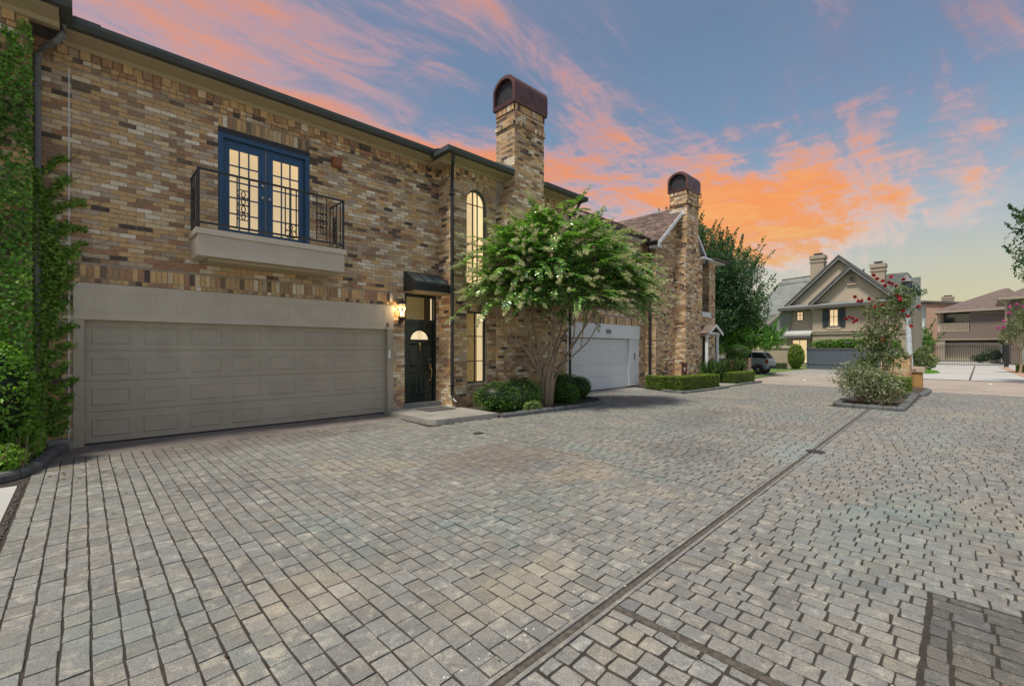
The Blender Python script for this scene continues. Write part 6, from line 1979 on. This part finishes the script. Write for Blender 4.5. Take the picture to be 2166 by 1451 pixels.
# pink block far behind
Pk = thing('pink_building', 'pink and white flat roofed building with a chimney beyond the trees', 'building', (100, 4, 0))
mb = MB(); mb.box(100, 112, 1.2, 6.2, 0, 9.0); mb.build('wall', 'stucco_pink', Pk)
mb = MB(); mb.box(101, 112, 6.21, 8.6, 0, 9.2); mb.build('wall', 'white_paint', Pk)
mb = MB(); mb.add([(99.6, 6.6, 9.5), (99.6, .8, 8.8), (112, .8, 8.8), (112, 6.6, 9.5), (99.6, 6.6, 9.2), (99.6, .8, 8.5), (112, .8, 8.5)], ((0, 1, 2, 3), (0, 4, 5, 1))); mb.add([(99.6, 6.6, 9.5), (99.6, 8.9, 8.9), (112, 8.9, 8.9), (112, 6.6, 9.5), (99.6, 6.6, 9.2), (99.6, 8.9, 8.6)], ((0, 1, 2, 3), (0, 4, 5, 1))); mb.build('roof', 'trim_dark', Pk)
stack(Pk, 103, 3.1, 4.5, 8.5, 10.2, 1.2)

# ---- black ornamental gate
og = thing('iron_gate', 'black iron gate with an arched top rail across the right driveway', 'gate', (58, 1, 0))
GW0, GW1 = -1.30, 3.30
pk2 = {}
arch = lambda y: 1.58 + .38 * math.sin(PI * (y - GW0) / (GW1 - GW0))
N_ = 40
for i in range(N_ + 1):
    y = GW0 + (GW1 - GW0) * i / N_; h_ = round(arch(y) + .14, 2)
    if h_ not in pk2: pk2[h_] = MB().box(-.014, .014, -.014, .014, .12, h_).add([(-.03, -.03, h_), (.03, -.03, h_), (.03, .03, h_), (-.03, .03, h_), (0, 0, h_ + .14)], ((0, 1, 4), (1, 2, 4), (2, 3, 4), (3, 0, 4))).mesh('picket', 'black_metal')
    link('picket', pk2[h_], og, (58, y, 0))
mb = MB()
for off in (0, -.17):
    mb.tube([(58, GW0 + (GW1 - GW0) * i / 24, arch(GW0 + (GW1 - GW0) * i / 24) + off) for i in range(25)], .03, 4)
mb.build('arched_rail', 'black_metal', og)
for z in (.12, .42): mb = MB(); mb.box(57.97, 58.03, GW0, GW1, z, z + .06); mb.build('rail', 'black_metal', og)
gp = thing('gate_post', 'thick black square gate post at the right end of the iron gate', 'gate post', (57.8, -1.5, 0))
mb = MB(); mb.box(57.65, 57.95, -1.66, -1.36, -.05, 1.9); mb.build('post', 'black_metal', gp)
mb = MB(); mb.box(57.62, 57.98, -1.69, -1.33, 1.9, 1.96); mb.lathe([(.03, 1.96), (.08, 2.03), (.03, 2.1)], 57.8, -1.51, 8); mb.build('finial', 'black_metal', gp)
fn = thing('iron_fence', 'short black iron fence panel right of the gate post', 'fence', (57.8, -2, 0))
for i in range(6): link('picket', pk2[sorted(pk2)[0]], fn, (57.8, -1.78 - i * .12, 0))
mb = MB(); mb.box(57.78, 57.82, -2.45, -1.7, 1.5, 1.55); mb.box(57.78, 57.82, -2.45, -1.7, .3, .35); mb.build('rail', 'black_metal', fn)
bush('driveway_shrub', [(72, -1.0, .8, .6, 1.1, .75), (72.5, .1, .5, .5, .7, .5)], 1400, 'dark leafy shrub in front of the far garage door', G_DARK, .15, cs=.6, amp=.5)

# ---- utility pole and small things
up_ = thing('utility_pole', 'dark thin utility pole rising behind the rose bush', 'utility pole', (70, 4.9, 0))
mb = MB(); mb.tube([(70, 4.9, 0), (70, 4.95, 8.0)], [.16, .13], 8); mb.build('shaft', 'trim_dark', up_)
mb = MB(); mb.tube([(70, 4.95, 8.0), (70, 4.95, 8.25)], .18, 8); mb.build('cap', 'trim_dark', up_)

# ---- trees
random.seed(21)
leafy_tree('dark_tree', 'tall dark spreading tree with ragged shoots behind the second chimney', (27.3, 11.6), 2.2,
           [(27.4, 12.2, 5.2, 2.3, 2.3, 2.6), (27.2, 12.4, 7.3, 2.0, 1.9, 1.9), (27.9, 10.6, 5.9, 1.6, 1.8, 1.9), (27.0, 13.2, 8.2, 1.5, 1.5, 1.5), (28.2, 10.0, 3.9, 1.3, 1.6, 1.1), (27.4, 11.6, 2.9, 1.7, 1.8, 1.2)],
           105000, .125, [(.035, .085, .050), (.05, .11, .045), (.025, .06, .045), (.08, .14, .05)], r=.22, spikes=210, seed=3, shell=.85)
leafy_tree('small_tree', 'low bright green spreading tree over the parked car', (28.8, 10.4), 1.2,
           [(28.8, 10.2, 2.6, 1.3, 1.2, 1.0), (28.8, 9.2, 2.4, 1.2, .9, .8), (28.9, 8.5, 2.1, 1.0, .65, .6), (28.8, 10.6, 1.7, 1.0, 1.0, .7), (28.7, 9.8, 3.2, .8, .8, .7)],
           11000, .12, [(.05, .14, .02), (.08, .20, .025), (.03, .09, .02), (.12, .26, .03)], r=.1, spikes=26, seed=9, shell=.7, spl=(.5, 1.0))
bush('topiary_tree', [(25.2, 8.95, 1.42, .55, .62, .38), (25.2, 9.1, 1.15, .45, .45, .3)], 5200, 'mushroom clipped topiary on a stem behind the far hedge', G_MID, .055, cs=.85, amp=.12, cat='topiary', aspect=.5)
gp2 = thing('garden_pier', 'narrow brick pier beside the topiary near the parked car', 'pier', (25.6, 8.65, 0))
walls = []
for o_, d_, n_, L_ in (((25.6, 8.9, 0), (0, -1, 0), (-1, 0, 0), .34), ((25.6, 8.56, 0), (1, 0, 0), (0, -1, 0), .4), ((26.0, 8.56, 0), (0, 1, 0), (1, 0, 0), .34)):
    wl = Wall(o_, d_, n_, 41); wl.sheet(0, L_, 0, 1.1); wl.courses(0, L_, .02, 1.1); walls.append(wl)
finish_walls(walls, gp2, limit=40)
leafy_tree('pink_crape_tree', 'grey green tree with magenta blossom at the right edge', (44, -1.75), 1.3,
           [(44, -1.6, 3.0, .9, .75, .9), (44, -2.3, 2.6, .9, .8, .9), (44, -1.2, 2.5, .6, .5, .6), (44, -2.2, 3.8, .8, .7, .6)], 7500, .085, G_OLIVE + [(.16, .19, .12)], r=.08, bark='bark', seed=5, spikes=22, spl=(.4, .8))
for i, (y, z) in enumerate(((-1.05, 3.4), (-1.25, 3.9), (-1.0, 3.0), (-1.3, 4.3), (-1.6, 4.45), (-1.9, 4.3), (-.75, 2.95))):
    k = 40; pp = np.array((43.4, y, z)) + rnd_dirs(k) * .11 * rng.random((k, 1)) ** .5
    leaf_mesh('blossom', pp, np.full(k, .09), rnd_dirs(k), rnd_dirs(k), pal(k, [(.50, .10, .38), (.60, .16, .42)], .2), 'blossom', [o_ for o_ in C.objects if o_.name == 'pink_crape_tree'][0], .9)
leafy_tree('overhanging_tree', 'tree reaching in from the right edge above the brown house', (30, -4.6), 4.5,
           [(30, -2.7, 6.4, 1.6, 1.75, 1.5), (30, -2.0, 5.4, 1.2, 1.05, .9), (30, -1.9, 7.2, 1.0, .95, .8), (30, -4.6, 7.5, 2, 2, 2)], 16000, .13, [(.035, .085, .04), (.06, .12, .03), (.025, .06, .04)], r=.2, spikes=50, seed=15, shell=.8, spl=(.5, 1.0))
leafy_tree('green_tree', 'green tree filling the gap left of the brown house', (60, 4.3), 1.5, [(60, 4.3, 2.4, 1.5, .9, 1.3), (60, 3.7, 1.8, 1.2, .7, .9), (61, 5.2, 2.8, 1.5, 1.0, 1.4)], 6500, .17, G_MID + [(.10, .2, .03)], r=.1, seed=7, spikes=14)
bush('olive_shrub', [(41, 3.0, .85, .5, .48, .75), (41, 2.4, .7, .45, .42, .6), (41.2, 2.7, 1.35, .4, .4, .5)], 4200, 'loose olive shrub beside the right driveway', G_OLIVE + [(.12, .2, .05)], .095, cs=.5, amp=.5, s=2.4)
bush('grass_clump', [(39.8, 2.75, .08, 1.6, .85, .16)], 2600, 'bright grass strip at the foot of the olive shrub', [(.10, .24, .03), (.08, .2, .02)], .07, cs=None, cat='grass')
hedge('clipped_hedge', 44.4, 45.6, -2.6, -1.62, .5, 'clipped lime hedge block at the right edge', G_LIME, 2200, .06)
leafy_tree('far_tree', 'tree whose tips show over the ridge of the second house', (26, 17), 5, [(26, 17.5, 7.6, 1.6, 1.6, 1.5)], 3500, .14, G_DARK, r=.15, seed=13, spikes=12)
for i, (x, y, h_, lb) in enumerate(((63, 21, 6.2, 'round green tree behind the left roof of the stucco house'), (92, 14, 5.0, 'low green tree far behind the stucco house'), (90, -9, 6.5, 'tree beyond the brown house wing'), (47, 19, 5.5, 'green tree left of the stucco house roof'))):
    leafy_tree('street_tree', lb, (x, y), 2, [(x, y, h_ * .6, 3, 3, h_ * .4), (x, y + 1.5, h_ * .45, 2.4, 2.4, h_ * .3)], 5000, .28, G_MID, r=.2, seed=i * 3.)

# ---- parked car seen behind the hedge: body, cabin, wheels, lamp
car = thing('parked_car', 'silver blue sport utility car parked at the kerb, its rear towards the gate', 'car', (31.0, 10.7, 0))
prof = [(0, .42), (.02, .62), (.04, .80), (.10, .98), (.55, 1.0), (1.0, 1.02), (2.3, 1.0), (3.35, .92), (3.5, .75), (3.52, .45), (3.45, .34), (.06, .34)]
Y0 = 9.06; XC, HWd = 31.35, .70
mb = MB(); n = len(prof)
rows = []
for x, ins in ((XC - HWd, .0), (XC - HWd * .94, .03), (XC + HWd * .94, .03), (XC + HWd, 0)): rows.append((x, ins))
vs = []
for k, (x, _) in enumerate(rows):
    s_ = (.94, 1, 1, .94)[k]
    for y, z in prof: vs.append((x, Y0 + 1.76 + (y - 1.76) * s_, .64 + (z - .64) * s_))
fs = [(k * n + i, k * n + (i + 1) % n, (k + 1) * n + (i + 1) % n, (k + 1) * n + i) for k in range(3) for i in range(n)] + [tuple(range(n))[::-1], tuple(range(3 * n, 4 * n))]
mb.add(vs, fs); mb.build('body', 'car_paint', car)
cab = [(.10, .98), (.30, 1.28), (.45, 1.33), (1.7, 1.35), (2.0, 1.32), (2.6, 1.0)]
mb = MB(); m_ = len(cab); vs = []
for x, q in ((XC - HWd * .90, 0), (XC - HWd * .74, 1), (XC + HWd * .74, 1), (XC + HWd * .90, 0)):
    for y, z in cab: vs.append((x, Y0 + y, .98 + (z - .98) * (1 if q else .0) + (0 if q else 0)))
fs = [(k * m_ + i, k * m_ + i + 1, (k + 1) * m_ + i + 1, (k + 1) * m_ + i) for k in range(3) for i in range(m_ - 1)]
mb.add(vs, fs); mb.build('cabin_glass', 'car_glass', car)
mb = MB(); mb.box(XC - HWd * .74, XC + HWd * .74, Y0 + .38, Y0 + 2.0, 1.325, 1.365)
mb.build('car_roof', 'car_paint', car)
for yp, yq in ((.22, .42), (1.0, 1.05), (1.85, 2.3)):
    mb = MB(); mb.tube([(XC - HWd * .92, Y0 + yp + (-.14 if yp < .5 else 0 if yp < 1.5 else .55), 1.0), (XC - HWd * .75, Y0 + yq - (.05 if yp > 1.5 else 0), 1.33)], .035, 4); mb.build('pillar', 'car_paint', car)
for yy in (.62, 2.85):
    for x, s_ in ((XC - HWd + .02, -1), (XC + HWd - .02, 1)):
        w_ = MB(); prf = [(.12, -.10), (.26, -.10), (.285, -.07), (.285, .07), (.26, .10), (.12, .10)]
        for (ra, xa), (rb_, xb) in zip(prf, prf[1:]):
            for k in range(18):
                t0, t1 = 2 * PI * k / 18, 2 * PI * (k + 1) / 18
                w_.quad((x + xa, Y0 + yy + ra * math.cos(t0), .285 + ra * math.sin(t0)), (x + xa, Y0 + yy + ra * math.cos(t1), .285 + ra * math.sin(t1)), (x + xb, Y0 + yy + rb_ * math.cos(t1), .285 + rb_ * math.sin(t1)), (x + xb, Y0 + yy + rb_ * math.cos(t0), .285 + rb_ * math.sin(t0)))
        wh = w_.build('wheel', 'rubber', car)
        r_ = MB()
        for k in range(10):
            t0 = 2 * PI * k / 10
            r_.add([(x - .09, Y0 + yy + .03 * math.cos(t0 + 1.2), .285 + .03 * math.sin(t0 + 1.2)), (x - .09, Y0 + yy + .03 * math.cos(t0 - 1.2), .285 + .03 * math.sin(t0 - 1.2)), (x - .085, Y0 + yy + .19 * math.cos(t0 - .12), .285 + .19 * math.sin(t0 - .12)), (x - .085, Y0 + yy + .19 * math.cos(t0 + .12), .285 + .19 * math.sin(t0 + .12))], ((0, 1, 2, 3),))
        r_.tube([(x - .08, Y0 + yy + .185 * math.cos(2 * PI * k / 18), .285 + .185 * math.sin(2 * PI * k / 18)) for k in range(19)], .015, 4)
        r_.build('rim', 'steel', wh)
        a_ = MB()
        a_.tube([(x - .01, Y0 + yy + .34 * math.cos(PI * k / 12), .30 + .33 * math.sin(PI * k / 12)) for k in range(13)], .035, 5); a_.build('wheel_arch', 'rubber', car)
mb = MB(); mb.box(XC - HWd - .012, XC - HWd + .02, Y0 + .04, Y0 + .20, .70, .92); mb.build('tail_lamp', 'tail_red', car)
mb = MB(); mb.box(XC - HWd * .9, XC + HWd * .9, Y0 - .05, Y0 + .08, .36, .52); mb.build('bumper', 'rubber', car)
mb = MB(); mb.box(XC - HWd + .0, XC - HWd + .03, Y0 + .95, Y0 + 2.4, .36, .46); mb.build('side_sill', 'rubber', car)
